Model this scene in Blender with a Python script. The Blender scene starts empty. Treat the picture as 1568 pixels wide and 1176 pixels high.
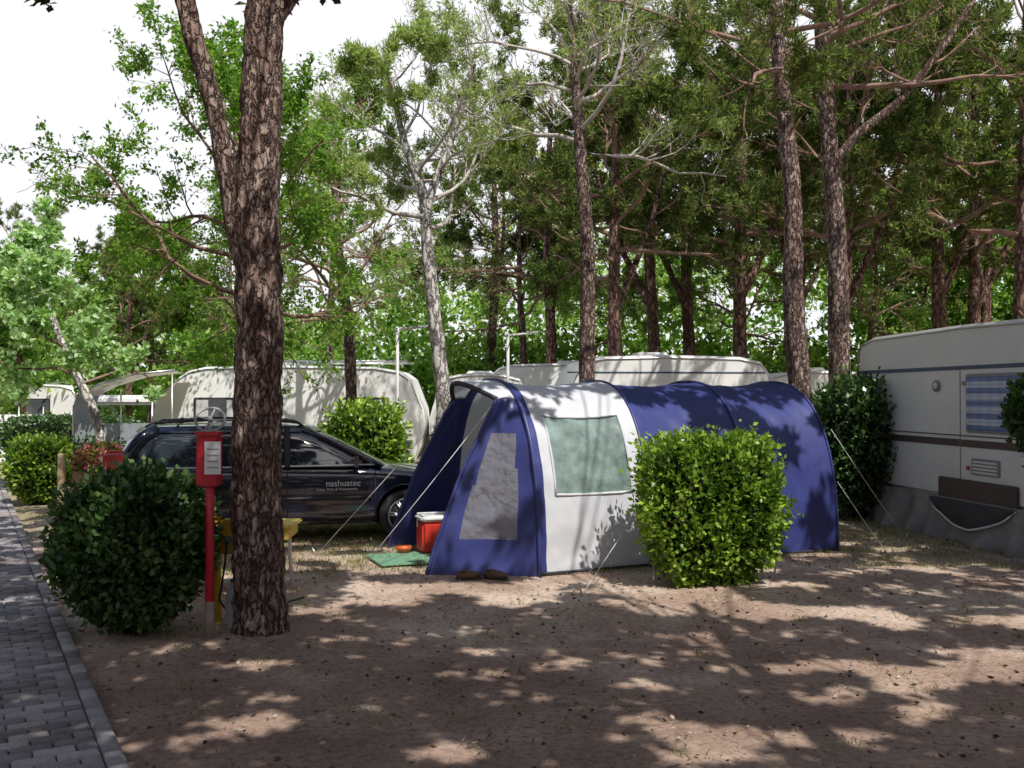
import bpy, bmesh, math, random
import numpy as np
from mathutils import Vector, Matrix, noise
random.seed(7)
R = np.random.default_rng(11)
scene = bpy.context.scene
COL = scene.collection
SX, SY = -0.35, 0.55      # ground shift of a shadow per metre of height

# ------------------------------------------------------------------ helpers
def link(o, parent=None):
    COL.objects.link(o)
    if parent is not None: o.parent = parent
    return o
def empty(name, loc=(0,0,0), rz=0.0):
    e = bpy.data.objects.new(name, None); e.location = loc; e.rotation_euler = (0,0,rz)
    e.empty_display_size = 0.3
    COL.objects.link(e); return e
def np_mesh(name, V, F, mat, v=None, parent=None, smooth=False, link_it=True):
    V = np.asarray(V, dtype=np.float32); F = np.asarray(F, dtype=np.int32)
    me = bpy.data.meshes.new(name)
    me.vertices.add(len(V)); me.vertices.foreach_set('co', V.ravel())
    k = F.shape[1]; M = len(F)
    me.loops.add(M*k); me.loops.foreach_set('vertex_index', F.ravel())
    me.polygons.add(M); me.polygons.foreach_set('loop_start', np.arange(M, dtype=np.int32)*k)
    if smooth: me.polygons.foreach_set('use_smooth', np.ones(M, dtype=bool))
    me.update(calc_edges=True)
    if v is not None:
        a = me.attributes.new('v', 'FLOAT', 'FACE'); a.data.foreach_set('value', np.asarray(v, dtype=np.float32))
    me.materials.append(mat)
    if not link_it: return me
    return link(bpy.data.objects.new(name, me), parent)
def obj_bm(name, bm, mats, parent=None, smooth=False):
    me = bpy.data.meshes.new(name); bm.to_mesh(me); bm.free()
    for m in (mats if isinstance(mats, (list,tuple)) else [mats]): me.materials.append(m)
    if smooth:
        for p in me.polygons: p.use_smooth = True
    return link(bpy.data.objects.new(name, me), parent)
def box(name, lo, hi, mat, parent=None, bev=0.01, rz=0.0, seg=2):
    bm = bmesh.new(); bmesh.ops.create_cube(bm, size=1)
    c = [(a+b)/2 for a,b in zip(lo,hi)]; s = [b-a for a,b in zip(lo,hi)]
    bmesh.ops.scale(bm, vec=s, verts=bm.verts)
    if bev > 0: bmesh.ops.bevel(bm, geom=bm.edges[:], offset=min(bev, min(s)*0.45), segments=seg, affect='EDGES')
    o = obj_bm(name, bm, mat, parent); o.location = c; o.rotation_euler = (0,0,rz); return o
def tube_geo(pts, rad, n, V, F, jit=0.0):
    b = len(V); m = len(pts)
    for i,p in enumerate(pts):
        d = (pts[min(i+1,m-1)] - pts[max(i-1,0)])
        if d.length < 1e-6: d = Vector((0,0,1))
        d.normalize()
        a = Vector((1,0,0)) if abs(d.x) < 0.8 else Vector((0,1,0))
        s = d.cross(a).normalized(); t = d.cross(s)
        for k in range(n):
            an = 2*math.pi*k/n
            q = p + (s*math.cos(an) + t*math.sin(an))*rad[i]
            V.append((q.x,q.y,q.z))
    for i in range(m-1):
        for k in range(n):
            k2 = (k+1)%n
            F.append((b+i*n+k, b+i*n+k2, b+(i+1)*n+k2, b+(i+1)*n+k))
def tube(name, pts, r, mat, parent=None, n=8):
    pts = [Vector(p) for p in pts]
    rad = r if isinstance(r,(list,tuple)) else [r]*len(pts)
    V=[];F=[]; tube_geo(pts, rad, n, V, F)
    o = np_mesh(name, V, F, mat, parent=parent, smooth=True)
    bm = bmesh.new(); bm.from_mesh(o.data)
    be = [e for e in bm.edges if e.is_boundary]
    try: bmesh.ops.holes_fill(bm, edges=be, sides=0)
    except Exception: pass
    bm.to_mesh(o.data); bm.free()
    return o
def cyl(name, p0, p1, r, mat, parent=None, n=16): return tube(name, [p0,p1], r, mat, parent, n)
def torus(name, c, R1, r, mat, parent=None, axis='z', n=24):
    V=[];F=[]
    for i in range(n):
        a=2*math.pi*i/n
        for j in range(8):
            b=2*math.pi*j/8
            x=(R1+r*math.cos(b))*math.cos(a); y=(R1+r*math.cos(b))*math.sin(a); z=r*math.sin(b)
            if axis=='y': x,y,z = x,z,y
            V.append((x+c[0],y+c[1],z+c[2]))
    for i in range(n):
        for j in range(8):
            F.append((i*8+j, ((i+1)%n)*8+j, ((i+1)%n)*8+(j+1)%8, i*8+(j+1)%8))
    return np_mesh(name,V,F,mat,parent=parent,smooth=True)

# ------------------------------------------------------------------ materials
def newmat(name):
    m = bpy.data.materials.new(name); m.use_nodes = True
    nt = m.node_tree; nt.nodes.clear()
    out = nt.nodes.new('ShaderNodeOutputMaterial')
    return m, nt, out
def N(nt, t, **kw):
    n = nt.nodes.new(t)
    for k,v in kw.items():
        if k in n.inputs: n.inputs[k].default_value = v
        else: setattr(n,k,v)
    return n
def ramp(nt, stops):
    r = nt.nodes.new('ShaderNodeValToRGB'); e = r.color_ramp.elements
    while len(e) < len(stops): e.new(0.5)
    for i,(p,c) in enumerate(stops):
        e[i].position = p; e[i].color = (c[0],c[1],c[2],1)
    return r
def simple(name, c, rough=0.5, var=0.12, scale=6.0, metal=0.0, bump=0.0, bscale=60, coat=0.0, spec=0.5, trans=0.0):
    m, nt, out = newmat(name)
    tc = N(nt,'ShaderNodeTexCoord'); no = N(nt,'ShaderNodeTexNoise', Scale=scale, Detail=6.0, Roughness=0.65)
    nt.links.new(tc.outputs['Object'], no.inputs['Vector'])
    lo = [max(0,x*(1-var*1.5)) for x in c]; hi = [min(1,x*(1+var)) for x in c]
    r = ramp(nt, [(0.3,lo),(0.7,hi)]); nt.links.new(no.outputs['Fac'], r.inputs['Fac'])
    b = N(nt,'ShaderNodeBsdfPrincipled', Roughness=rough, Metallic=metal)
    b.inputs['Coat Weight'].default_value = coat; b.inputs['Coat Roughness'].default_value=0.04
    b.inputs['Specular IOR Level'].default_value = spec
    nt.links.new(r.outputs['Color'], b.inputs['Base Color'])
    if bump>0:
        n2 = N(nt,'ShaderNodeTexNoise', Scale=bscale, Detail=4.0)
        nt.links.new(tc.outputs['Object'], n2.inputs['Vector'])
        bp = N(nt,'ShaderNodeBump', Strength=bump, Distance=0.01); nt.links.new(n2.outputs['Fac'], bp.inputs['Height'])
        nt.links.new(bp.outputs['Normal'], b.inputs['Normal'])
    if trans>0:
        t = N(nt,'ShaderNodeBsdfTranslucent'); nt.links.new(r.outputs['Color'], t.inputs['Color'])
        mx = N(nt,'ShaderNodeMixShader', Fac=trans)
        nt.links.new(b.outputs[0], mx.inputs[1]); nt.links.new(t.outputs[0], mx.inputs[2]); nt.links.new(mx.outputs[0], out.inputs[0])
    else: nt.links.new(b.outputs[0], out.inputs[0])
    return m
def leafmat(name, stops, trans=0.4, rough=None, spec=0.3):
    m, nt, out = newmat(name)
    at = N(nt,'ShaderNodeAttribute', attribute_name='v')
    r = ramp(nt, stops); nt.links.new(at.outputs['Fac'], r.inputs['Fac'])
    if rough is None: b = N(nt,'ShaderNodeBsdfDiffuse'); nt.links.new(r.outputs['Color'], b.inputs['Color'])
    else:
        b = N(nt,'ShaderNodeBsdfPrincipled', Roughness=rough); b.inputs['Specular IOR Level'].default_value = spec
        nt.links.new(r.outputs['Color'], b.inputs['Base Color'])
    if trans<=0:
        nt.links.new(b.outputs[0], out.inputs[0]); return m
    t = N(nt,'ShaderNodeBsdfTranslucent')
    g = N(nt,'ShaderNodeMix', data_type='RGBA', blend_type='MULTIPLY'); g.inputs[0].default_value=1.0
    g.inputs[7].default_value=(1.6,1.8,0.75,1)
    nt.links.new(r.outputs['Color'], g.inputs[6]); nt.links.new(g.outputs[2], t.inputs['Color'])
    mx = N(nt,'ShaderNodeMixShader', Fac=trans)
    nt.links.new(b.outputs[0], mx.inputs[1]); nt.links.new(t.outputs[0], mx.inputs[2]); nt.links.new(mx.outputs[0], out.inputs[0])
    return m
def barkmat(name, crack, mid, hi, sc=14.0, stretch=0.4, bump=1.0):
    m, nt, out = newmat(name)
    tc = N(nt,'ShaderNodeTexCoord'); mp = N(nt,'ShaderNodeMapping'); mp.inputs['Scale'].default_value=(1,1,stretch)
    nt.links.new(tc.outputs['Object'], mp.inputs['Vector'])
    dn = N(nt,'ShaderNodeTexNoise', Scale=14.0, Detail=4.0, Roughness=0.6); nt.links.new(mp.outputs[0], dn.inputs['Vector'])
    ad = N(nt,'ShaderNodeMix', data_type='RGBA', blend_type='ADD'); ad.inputs[0].default_value=0.16
    nt.links.new(mp.outputs[0], ad.inputs[6]); nt.links.new(dn.outputs['Color'], ad.inputs[7])
    vo = N(nt,'ShaderNodeTexVoronoi', feature='DISTANCE_TO_EDGE', Scale=sc); nt.links.new(ad.outputs[2], vo.inputs['Vector'])
    vc = N(nt,'ShaderNodeTexVoronoi', Scale=sc); nt.links.new(ad.outputs[2], vc.inputs['Vector'])
    no = N(nt,'ShaderNodeTexNoise', Scale=34.0, Detail=7.0, Roughness=0.75); nt.links.new(mp.outputs[0], no.inputs['Vector'])
    sx = N(nt,'ShaderNodeSeparateColor'); nt.links.new(vc.outputs['Color'], sx.inputs[0])
    av = N(nt,'ShaderNodeMath', operation='MULTIPLY_ADD'); nt.links.new(sx.outputs[0], av.inputs[0]); av.inputs[1].default_value=0.25; nt.links.new(no.outputs['Fac'], av.inputs[2])
    r1 = ramp(nt, [(0.0,(0.0,0.0,0.0)),(0.06,(0.45,0.45,0.45)),(0.2,(1,1,1))]); nt.links.new(vo.outputs['Distance'], r1.inputs['Fac'])
    r2 = ramp(nt, [(0.42,crack),(0.6,mid),(0.85,hi)]); nt.links.new(av.outputs[0], r2.inputs['Fac'])
    mx = N(nt,'ShaderNodeMix', data_type='RGBA'); nt.links.new(r1.outputs['Color'], mx.inputs[0])
    mx.inputs[6].default_value=(crack[0]*0.5,crack[1]*0.5,crack[2]*0.5,1); nt.links.new(r2.outputs['Color'], mx.inputs[7])
    hh = N(nt,'ShaderNodeMath', operation='MULTIPLY_ADD'); nt.links.new(no.outputs['Fac'], hh.inputs[0]); hh.inputs[1].default_value=0.9
    nt.links.new(r1.outputs['Color'], hh.inputs[2])
    bp = N(nt,'ShaderNodeBump', Strength=bump, Distance=0.03); nt.links.new(hh.outputs[0], bp.inputs['Height'])
    b = N(nt,'ShaderNodeBsdfPrincipled', Roughness=0.92); b.inputs['Specular IOR Level'].default_value=0.15
    nt.links.new(mx.outputs[2], b.inputs['Base Color']); nt.links.new(bp.outputs[0], b.inputs['Normal'])
    nt.links.new(b.outputs[0], out.inputs[0]); return m

M = {}
M['bark'] = barkmat('pine_bark', (0.105,0.064,0.056),(0.31,0.21,0.175),(0.66,0.53,0.46), sc=17)
M['bark_red'] = barkmat('pine_bark_red', (0.085,0.046,0.038),(0.27,0.16,0.125),(0.48,0.34,0.27), sc=10)
M['bark_pale'] = barkmat('pale_bark', (0.32,0.28,0.27),(0.68,0.63,0.59),(0.85,0.81,0.77), sc=9)
M['twig'] = simple('twig_bark', (0.25,0.155,0.115), 0.9, 0.3)
M['twig_pale'] = simple('pale_twig_bark', (0.50,0.45,0.40), 0.9, 0.3)
M['needle'] = leafmat('pine_needles', [(0,(0.04,0.07,0.027)),(0.5,(0.115,0.16,0.052)),(0.8,(0.24,0.285,0.10)),(1,(0.32,0.24,0.14))], 0.42)
M['canopy'] = leafmat('shade_canopy_leaves', [(0,(0.03,0.05,0.02)),(1,(0.07,0.09,0.035))], 0.0)  # dark opaque leaves for unseen shading crowns, so no green light passes through
M['needle_bg'] = leafmat('pine_needles_far', [(0,(0.025,0.045,0.02)),(0.4,(0.09,0.13,0.045)),(0.75,(0.23,0.285,0.10)),(0.88,(0.33,0.36,0.15)),(1,(0.28,0.13,0.075))], 0.42)
M['needle_y'] = leafmat('pine_needles_light', [(0,(0.15,0.21,0.065)),(0.6,(0.33,0.40,0.16)),(1,(0.52,0.52,0.30))], 0.42)
M['leaf_b'] = leafmat('leaf_bright', [(0,(0.055,0.13,0.024)),(0.5,(0.155,0.285,0.055)),(1,(0.34,0.46,0.12))], 0.5)
M['leaf_far'] = leafmat('leaf_far', [(0,(0.035,0.085,0.02)),(0.4,(0.14,0.26,0.055)),(0.8,(0.34,0.48,0.13)),(1,(0.50,0.58,0.26))], 0.45)
M['leaf_s'] = leafmat('leaf_silver', [(0,(0.11,0.18,0.065)),(0.5,(0.25,0.36,0.12)),(1,(0.44,0.54,0.25))], 0.5)
M['leaf_w'] = leafmat('leaf_pale', [(0,(0.12,0.23,0.08)),(0.5,(0.31,0.45,0.20)),(1,(0.66,0.76,0.56))], 0.4)
M['leaf_h'] = leafmat('hedge_leaf', [(0,(0.028,0.07,0.011)),(0.5,(0.11,0.21,0.024)),(1,(0.38,0.52,0.07))], 0.28, 0.36, 0.5)
M['leaf_d'] = leafmat('hedge_leaf_dark', [(0,(0.02,0.05,0.017)),(0.6,(0.05,0.11,0.032)),(1,(0.12,0.20,0.055))], 0.2, 0.33, 0.5)
M['core'] = simple('bush_dark_core', (0.016,0.018,0.010), 1.0, 0.4, spec=0.0)  # near-black colour of the solid core inside each bush
M['pink'] = leafmat('pink_petals', [(0,(0.6,0.08,0.2)),(1,(0.9,0.35,0.45))], 0.3)
M['grass'] = leafmat('grass_blades', [(0,(0.10,0.13,0.035)),(0.6,(0.24,0.25,0.09)),(1,(0.52,0.44,0.25))], 0.4)
M['litter'] = leafmat('dry_litter', [(0,(0.05,0.033,0.025)),(0.6,(0.22,0.15,0.105)),(1,(0.55,0.46,0.38))], 0.0)

# ------------------------------------------------------------------ dapple field
K = 46
kw = R.uniform(3.0, 11.5, K); ka = R.uniform(0, 2*math.pi, K); kp = R.uniform(0, 2*math.pi, K)
kx = kw*np.cos(ka)*0.65; ky = kw*np.sin(ka)*1.2
zones = [(-0.1,8.9,2.2,0.50,3.2),(1.5,9.9,0.9,0.8,5.5),(0.55,10.6,0.95,0.85,3.4),(-1.3,10.7,1.3,0.7,2.6),(2.6,8.15,1.0,0.32,2.8),
         (3.1,6.35,1.3,0.55,2.8),(-6.2,11.5,1.4,2.0,1.3),(2.4,11.9,1.7,1.0,1.5),(-3.40,9.85,0.85,0.6,4.0),(-2.6,13.6,2.5,1.0,1.4),(1.0,5.6,1.9,0.7,0.4),(-1.2,5.0,0.8,0.5,0.4),
         (3.6,4.3,1.6,0.6,-1.4),(3.9,8.9,1.2,0.6,-0.8),(-0.4,7.5,2.2,0.35,-0.7),(-2.6,7.4,0.9,0.9,-0.6)]
def litmask(g):
    v = np.zeros(len(g))
    for i in range(K): v += np.cos(g[:,0]*kx[i]+g[:,1]*ky[i]+kp[i])
    v *= math.sqrt(2.0/K)
    for (cx,cy,rx,ry,b) in zones:
        v += b*np.exp(-(((g[:,0]-cx)/rx)**2+((g[:,1]-cy)/ry)**2))
    v += 0.8*np.clip((g[:,1]-12.0)/3.0, 0, 1)
    return v > 1.10
def openmask(g):
    u=R.uniform(0,1,len(g)); x=g[:,0]; y=g[:,1]
    m=((x>-9)&(x<0.2)&(y>20.3)&(y<23.2)&(u<0.95))
    m|=((x>-3.6)&(x<0.6)&(y>16.2)&(y<20.3)&(u<0.85))
    m|=((x>0.2)&(x<5.5)&(y>17.8)&(y<20.6)&(u<0.8))
    return m

# ------------------------------------------------------------------ foliage geometry
def unit(n, rng=R):
    v = rng.normal(size=(n,3)); return v/np.linalg.norm(v,axis=1,keepdims=True)
def leafgeo(P, D, L, W):
    n = len(P)
    S = np.cross(D, unit(n)); S /= (np.linalg.norm(S,axis=1,keepdims=True)+1e-9)
    Nn = np.cross(D,S)
    L = np.asarray(L).reshape(-1,1); W = np.asarray(W).reshape(-1,1)
    mid = P + D*L*0.45 + Nn*L*0.1
    V = np.stack([P, mid+S*W, P+D*L, mid-S*W], axis=1).reshape(-1,3)
    F = np.arange(n*4).reshape(n,4)
    return V,F
class TB:
    def __init__(s): s.V=[]; s.F=[]; s.A=[]; s.D=[]
def rv(): return Vector((random.gauss(0,1),random.gauss(0,1),random.gauss(0,1)))
def grow(tb, p, d, L, r, lev, pr):
    maxl = len(pr['n'])
    nst = (7,5,3,3)[lev]
    pts=[p.copy()]; ds=[d.copy()]
    for i in range(nst):
        d = (d + rv()*pr['wob'] + Vector((0,0,1))*pr['lift'][lev]).normalized()
        p = p + d*(L/nst); pts.append(p.copy()); ds.append(d.copy())
    rad = [max(0.004, r*(1-0.75*i/nst)) for i in range(nst+1)]
    tube_geo(pts, rad, (7,5,3,3)[lev], tb.V, tb.F)
    if lev < maxl:
        n = pr['n'][lev]
        for k in range(n):
            t = random.uniform(pr['t0'][lev],1.0)*nst; i=min(int(t),nst-1); f=t-i
            q = pts[i].lerp(pts[i+1], f); dd = ds[i]
            pv = dd.cross(rv()).normalized()
            if pr['flat'] > 0: pv.z *= (1-pr['flat']); pv.normalize()
            ang = math.radians(random.uniform(30,65))
            nd = (dd*math.cos(ang)+pv*math.sin(ang)).normalized()
            grow(tb, q, nd, L*pr['ratio'][lev]*random.uniform(0.65,1.15)*(1.15-0.45*t/nst), rad[i]*0.55, lev+1, pr)
    else:
        if random.random() < pr.get('bare',0): return
        for k in range(pr['m']):
            t = random.uniform(0.3,1.0)*nst; i=min(int(t),nst-1)
            q = pts[i].lerp(pts[i+1], t-i); tb.A.append((q.x,q.y,q.z)); tb.D.append(tuple(ds[i]))
PINE = dict(n=(7,5), t0=(0.35,0.3), ratio=(0.42,0.5), wob=0.16, lift=(0.06,0.12,0.2), flat=0.45, m=4)
BROAD = dict(n=(8,7), t0=(0.2,0.2), ratio=(0.5,0.5), wob=0.2, lift=(0.04,0.0,-0.05), flat=0.0, m=6)
def interp(pts, n):
    P=[Vector(p[:3]) for p in pts]; r=[p[3] for p in pts]; out=[]; ro=[]
    m=len(P)-1
    for i in range(m):
        p0=P[max(i-1,0)];p1=P[i];p2=P[i+1];p3=P[min(i+2,m)]
        for j in range(n):
            t=j/n
            q=0.5*((2*p1)+(p2-p0)*t+(2*p0-5*p1+4*p2-p3)*t*t+(3*p1-p0-3*p2+p3)*t*t*t)
            out.append(q); ro.append(r[i]*(1-t)+r[i+1]*t)
    out.append(P[-1]); ro.append(r[-1]); return out,ro
def trunk_mesh(name, stems, mat, parent, sides=14, n=10, rough=0.12, freq=9.0):
    V=[];F=[]
    for st in stems:
        pts,ra = interp(st, n); b=len(V); tube_geo(pts, ra, sides, V, F)
        m=len(pts)
        for i in range(m):
            c=pts[i]
            for k in range(sides):
                q=Vector(V[b+i*sides+k]); o=q-c
                nz=noise.noise(Vector((q.x*freq,q.y*freq,q.z*freq*0.35)))+0.6*noise.noise(Vector((q.x*freq*2.6,q.y*freq*2.6,q.z*freq*1.1)))
                q=c+o*(1+rough*nz); V[b+i*sides+k]=(q.x,q.y,q.z)
    return np_mesh(name,V,F,mat,parent=parent,smooth=True)
def foliage(name, A, D, kind, mat, parent, per, L, W, spread, mask=None, off=(0,0)):
    A=np.asarray(A); D=np.asarray(D)
    P=np.repeat(A,per,axis=0); DD=np.repeat(D,per,axis=0); n=len(P)
    cv=np.repeat(R.uniform(0,1,len(A)),per)
    if kind=='pine':
        d=DD*0.55+unit(n)*0.8; d[:,2]+=0.2; P=P+unit(n)*spread*R.uniform(0,1,(n,1))
    else:
        d=DD*0.4+unit(n)*0.9; d[:,2]-=0.1; P=P+unit(n)*spread*R.uniform(0,1,(n,1))
    d/=np.linalg.norm(d,axis=1,keepdims=True)
    if mask is not None:
        g=P[:,:2]+np.array([SX,SY])*P[:,2:3]+np.array([off[0],off[1]]); k=~(litmask(g) if mask=='lit' else openmask(g)); P=P[k];d=d[k];cv=cv[k]; n=len(P)
    V,F=leafgeo(P,d,L*R.uniform(0.7,1.25,n),W*R.uniform(0.7,1.2,n))
    v=np.clip(cv*0.6+R.uniform(0,0.45,n),0,1)
    return np_mesh(name,V,F,mat,v=v,parent=parent)
def make_tree(name, stems, limbs, pr, mats, kind='pine', per=11, L=0.17, W=0.011, spread=0.08, sides=12, mask='open', loc=(0,0,0), rough=0.12, n=8, freq=9):
    e=empty(name, loc)
    trunk_mesh('trunk', stems, mats[0], e, sides=sides, rough=rough, n=n, freq=freq)
    tb=TB(); az=random.uniform(0,6.28)
    for (si,t0,t1,cnt,l0,l1,e0,e1) in limbs:
        pts,ra=interp(stems[si],8); m=len(pts)-1
        for k in range(cnt):
            f=(k+0.5)/cnt; t=(t0+(t1-t0)*f)*m; i=min(int(t),m-1); p=pts[i].lerp(pts[i+1],t-i)
            az+=2.4+random.uniform(-0.4,0.4); el=math.radians(e0+(e1-e0)*f+random.uniform(-8,8))
            d=Vector((math.cos(az)*math.cos(el),math.sin(az)*math.cos(el),math.sin(el)))
            grow(tb,p,d,(l0+(l1-l0)*f)*random.uniform(0.8,1.15),max(0.02,min(ra[i]*0.45,0.07)),0,pr)
    np_mesh('branches',tb.V,tb.F,mats[1],parent=e,smooth=True)
    foliage('foliage',tb.A,tb.D,kind,mats[2],e,per,L,W,spread,mask,off=loc[:2])
    return e
def clone_tree(src, name, loc, rz, s=1.0):
    e=empty(name,loc,rz); e.scale=(s,s,s)
    for c in src.children:
        o=bpy.data.objects.new(c.name.split('.')[0], c.data); link(o,e)
    return e

# ------------------------------------------------------------------ world, sun, camera
w=bpy.data.worlds.new("World"); scene.world=w; w.use_nodes=True
nt=w.node_tree; nt.nodes.clear()
sky=nt.nodes.new('ShaderNodeTexSky'); sky.sky_type='NISHITA'; sky.sun_disc=False
sun_dir=Vector((-SX,-SY,1.0)).normalized()
elev=math.asin(sun_dir.z); azn=math.atan2(sun_dir.x,sun_dir.y)
sky.sun_elevation=elev; sky.sun_rotation=azn; sky.dust_density=2.0; sky.air_density=1.0; sky.ozone_density=2.5
tc=nt.nodes.new('ShaderNodeTexCoord'); sp=nt.nodes.new('ShaderNodeSeparateXYZ'); nt.links.new(tc.outputs['Generated'],sp.inputs[0])
mr=nt.nodes.new('ShaderNodeMapRange'); mr.interpolation_type='SMOOTHSTEP'; mr.inputs['From Min'].default_value=0.36; mr.inputs['From Max'].default_value=0.62; mr.inputs['To Min'].default_value=0.97; mr.inputs['To Max'].default_value=0.0
nt.links.new(sp.outputs['Z'],mr.inputs['Value'])
mx=nt.nodes.new('ShaderNodeMix'); mx.data_type='RGBA'; nt.links.new(mr.outputs[0],mx.inputs[0]); nt.links.new(sky.outputs[0],mx.inputs[6]); mx.inputs[7].default_value=(6.9,6.9,7.3,1)
bg=nt.nodes.new('ShaderNodeBackground'); bg.inputs['Strength'].default_value=0.15
wo=nt.nodes.new('ShaderNodeOutputWorld')
nt.links.new(mx.outputs[2],bg.inputs[0]); nt.links.new(bg.outputs[0],wo.inputs[0])
sl=bpy.data.lights.new('sun','SUN'); sl.energy=5.0; sl.angle=math.radians(0.5); sl.color=(1.0,0.97,0.90)
so=bpy.data.objects.new('sun',sl); COL.objects.link(so); so.rotation_euler=sun_dir.to_track_quat('Z','Y').to_euler(); so.location=(10,-15,30)
cam=bpy.data.cameras.new('camera'); co=bpy.data.objects.new('camera',cam); COL.objects.link(co)
co.location=(0,0,1.8); co.rotation_euler=(math.radians(90.65),0,0); cam.lens=34.44; cam.sensor_width=36; cam.clip_end=1500; cam.clip_start=0.05
scene.camera=co
scene.view_settings.view_transform='Standard'; scene.view_settings.look='None'; scene.view_settings.exposure=0

# ------------------------------------------------------------------ ground
m,nt,out=newmat('soil')
tc=N(nt,'ShaderNodeTexCoord')
n1=N(nt,'ShaderNodeTexNoise',Scale=0.9,Detail=8.0,Roughness=0.6); n2=N(nt,'ShaderNodeTexNoise',Scale=22.0,Detail=8.0,Roughness=0.75); n3=N(nt,'ShaderNodeTexNoise',Scale=0.55,Detail=6.0,Roughness=0.65)
for q in (n1,n2,n3): nt.links.new(tc.outputs['Object'],q.inputs['Vector'])
sp=N(nt,'ShaderNodeSeparateXYZ'); nt.links.new(tc.outputs['Object'],sp.inputs[0])
# pale dust towards tent, colour raised to brighten sunlit strip; darker earth near camera
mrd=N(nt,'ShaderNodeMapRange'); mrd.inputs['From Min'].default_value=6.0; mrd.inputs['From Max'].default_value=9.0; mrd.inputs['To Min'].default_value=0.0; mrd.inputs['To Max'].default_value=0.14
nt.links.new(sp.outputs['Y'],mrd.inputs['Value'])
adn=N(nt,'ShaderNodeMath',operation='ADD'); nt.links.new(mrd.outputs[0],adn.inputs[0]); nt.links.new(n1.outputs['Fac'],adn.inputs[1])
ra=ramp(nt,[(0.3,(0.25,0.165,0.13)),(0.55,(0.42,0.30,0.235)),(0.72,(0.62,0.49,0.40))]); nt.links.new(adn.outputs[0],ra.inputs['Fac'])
rb=ramp(nt,[(0.3,(0.42,0.39,0.38)),(0.5,(0.88,0.88,0.88)),(0.75,(1.25,1.22,1.18))]); nt.links.new(n2.outputs['Fac'],rb.inputs['Fac'])
mm=N(nt,'ShaderNodeMix',data_type='RGBA',blend_type='MULTIPLY'); mm.inputs[0].default_value=1; nt.links.new(ra.outputs[0],mm.inputs[6]); nt.links.new(rb.outputs[0],mm.inputs[7])
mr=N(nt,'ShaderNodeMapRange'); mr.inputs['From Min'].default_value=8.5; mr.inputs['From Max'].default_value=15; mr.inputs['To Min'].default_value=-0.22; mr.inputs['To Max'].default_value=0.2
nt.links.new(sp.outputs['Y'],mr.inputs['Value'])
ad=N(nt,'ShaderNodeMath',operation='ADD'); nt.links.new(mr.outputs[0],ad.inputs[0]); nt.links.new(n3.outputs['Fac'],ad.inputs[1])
rg=ramp(nt,[(0.46,(0,0,0)),(0.64,(0.7,0.7,0.7))]); nt.links.new(ad.outputs[0],rg.inputs['Fac'])
gc=N(nt,'ShaderNodeMix',data_type='RGBA',blend_type='MULTIPLY'); gc.inputs[0].default_value=1; gc.inputs[6].default_value=(0.30,0.26,0.15,1); nt.links.new(rb.outputs[0],gc.inputs[7])
mg=N(nt,'ShaderNodeMix',data_type='RGBA'); nt.links.new(rg.outputs[0],mg.inputs[0]); nt.links.new(mm.outputs[2],mg.inputs[6]); nt.links.new(gc.outputs[2],mg.inputs[7])
bp=N(nt,'ShaderNodeBump',Strength=0.8,Distance=0.018); nt.links.new(n2.outputs['Fac'],bp.inputs['Height'])
b=N(nt,'ShaderNodeBsdfPrincipled',Roughness=0.95); b.inputs['Specular IOR Level'].default_value=0.1
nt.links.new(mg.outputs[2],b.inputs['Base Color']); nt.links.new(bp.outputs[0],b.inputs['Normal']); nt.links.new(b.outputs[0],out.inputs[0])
xs=np.concatenate([[-400,-150,-60,-30,-18],np.arange(-12,12.01,0.14),[18,30,60,150,400]]); ys=np.concatenate([[-400,-100,-30,-10,-3],np.arange(0,20.01,0.14),[26,35,60,150,400]])
V=[]
for y in ys:
    for x in xs:
        z=0.0
        if -12<x<12 and 0<y<20:
            z=0.022*noise.noise(Vector((x*0.9,y*0.9,0)))+0.010*noise.noise(Vector((x*4,y*4,3)))
            pd=(x+1.84)*0.873+(y-4.73)*0.488   # distance right of path edge
            if pd<0.15: z=min(z,0.0)-0.02
        V.append((x,y,z))
nx=len(xs); F=[(j*nx+i,j*nx+i+1,(j+1)*nx+i+1,(j+1)*nx+i) for j in range(len(ys)-1) for i in range(nx-1)]
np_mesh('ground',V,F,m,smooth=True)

# ------------------------------------------------------------------ brick path (real pavers)
m,nt,out=newmat('paver')
at=N(nt,'ShaderNodeAttribute',attribute_name='v'); r=ramp(nt,[(0,(0.20,0.175,0.185)),(0.6,(0.33,0.30,0.31)),(1,(0.47,0.43,0.42))]); nt.links.new(at.outputs['Fac'],r.inputs['Fac'])
tc=N(nt,'ShaderNodeTexCoord'); no=N(nt,'ShaderNodeTexNoise',Scale=40.0,Detail=8.0,Roughness=0.8); nt.links.new(tc.outputs['Object'],no.inputs['Vector'])
r2=ramp(nt,[(0.3,(0.6,0.6,0.6)),(0.7,(1.2,1.2,1.2))]); nt.links.new(no.outputs['Fac'],r2.inputs['Fac'])
n4=N(nt,'ShaderNodeTexNoise',Scale=1.3,Detail=4.0); nt.links.new(tc.outputs['Object'],n4.inputs['Vector'])
r4=ramp(nt,[(0.35,(0.72,0.68,0.64)),(0.6,(1,1,1))]); nt.links.new(n4.outputs['Fac'],r4.inputs['Fac'])
mm=N(nt,'ShaderNodeMix',data_type='RGBA',blend_type='MULTIPLY'); mm.inputs[0].default_value=1; nt.links.new(r.outputs[0],mm.inputs[6]); nt.links.new(r2.outputs[0],mm.inputs[7])
mm3=N(nt,'ShaderNodeMix',data_type='RGBA',blend_type='MULTIPLY'); mm3.inputs[0].default_value=1; nt.links.new(mm.outputs[2],mm3.inputs[6]); nt.links.new(r4.outputs[0],mm3.inputs[7])
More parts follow.
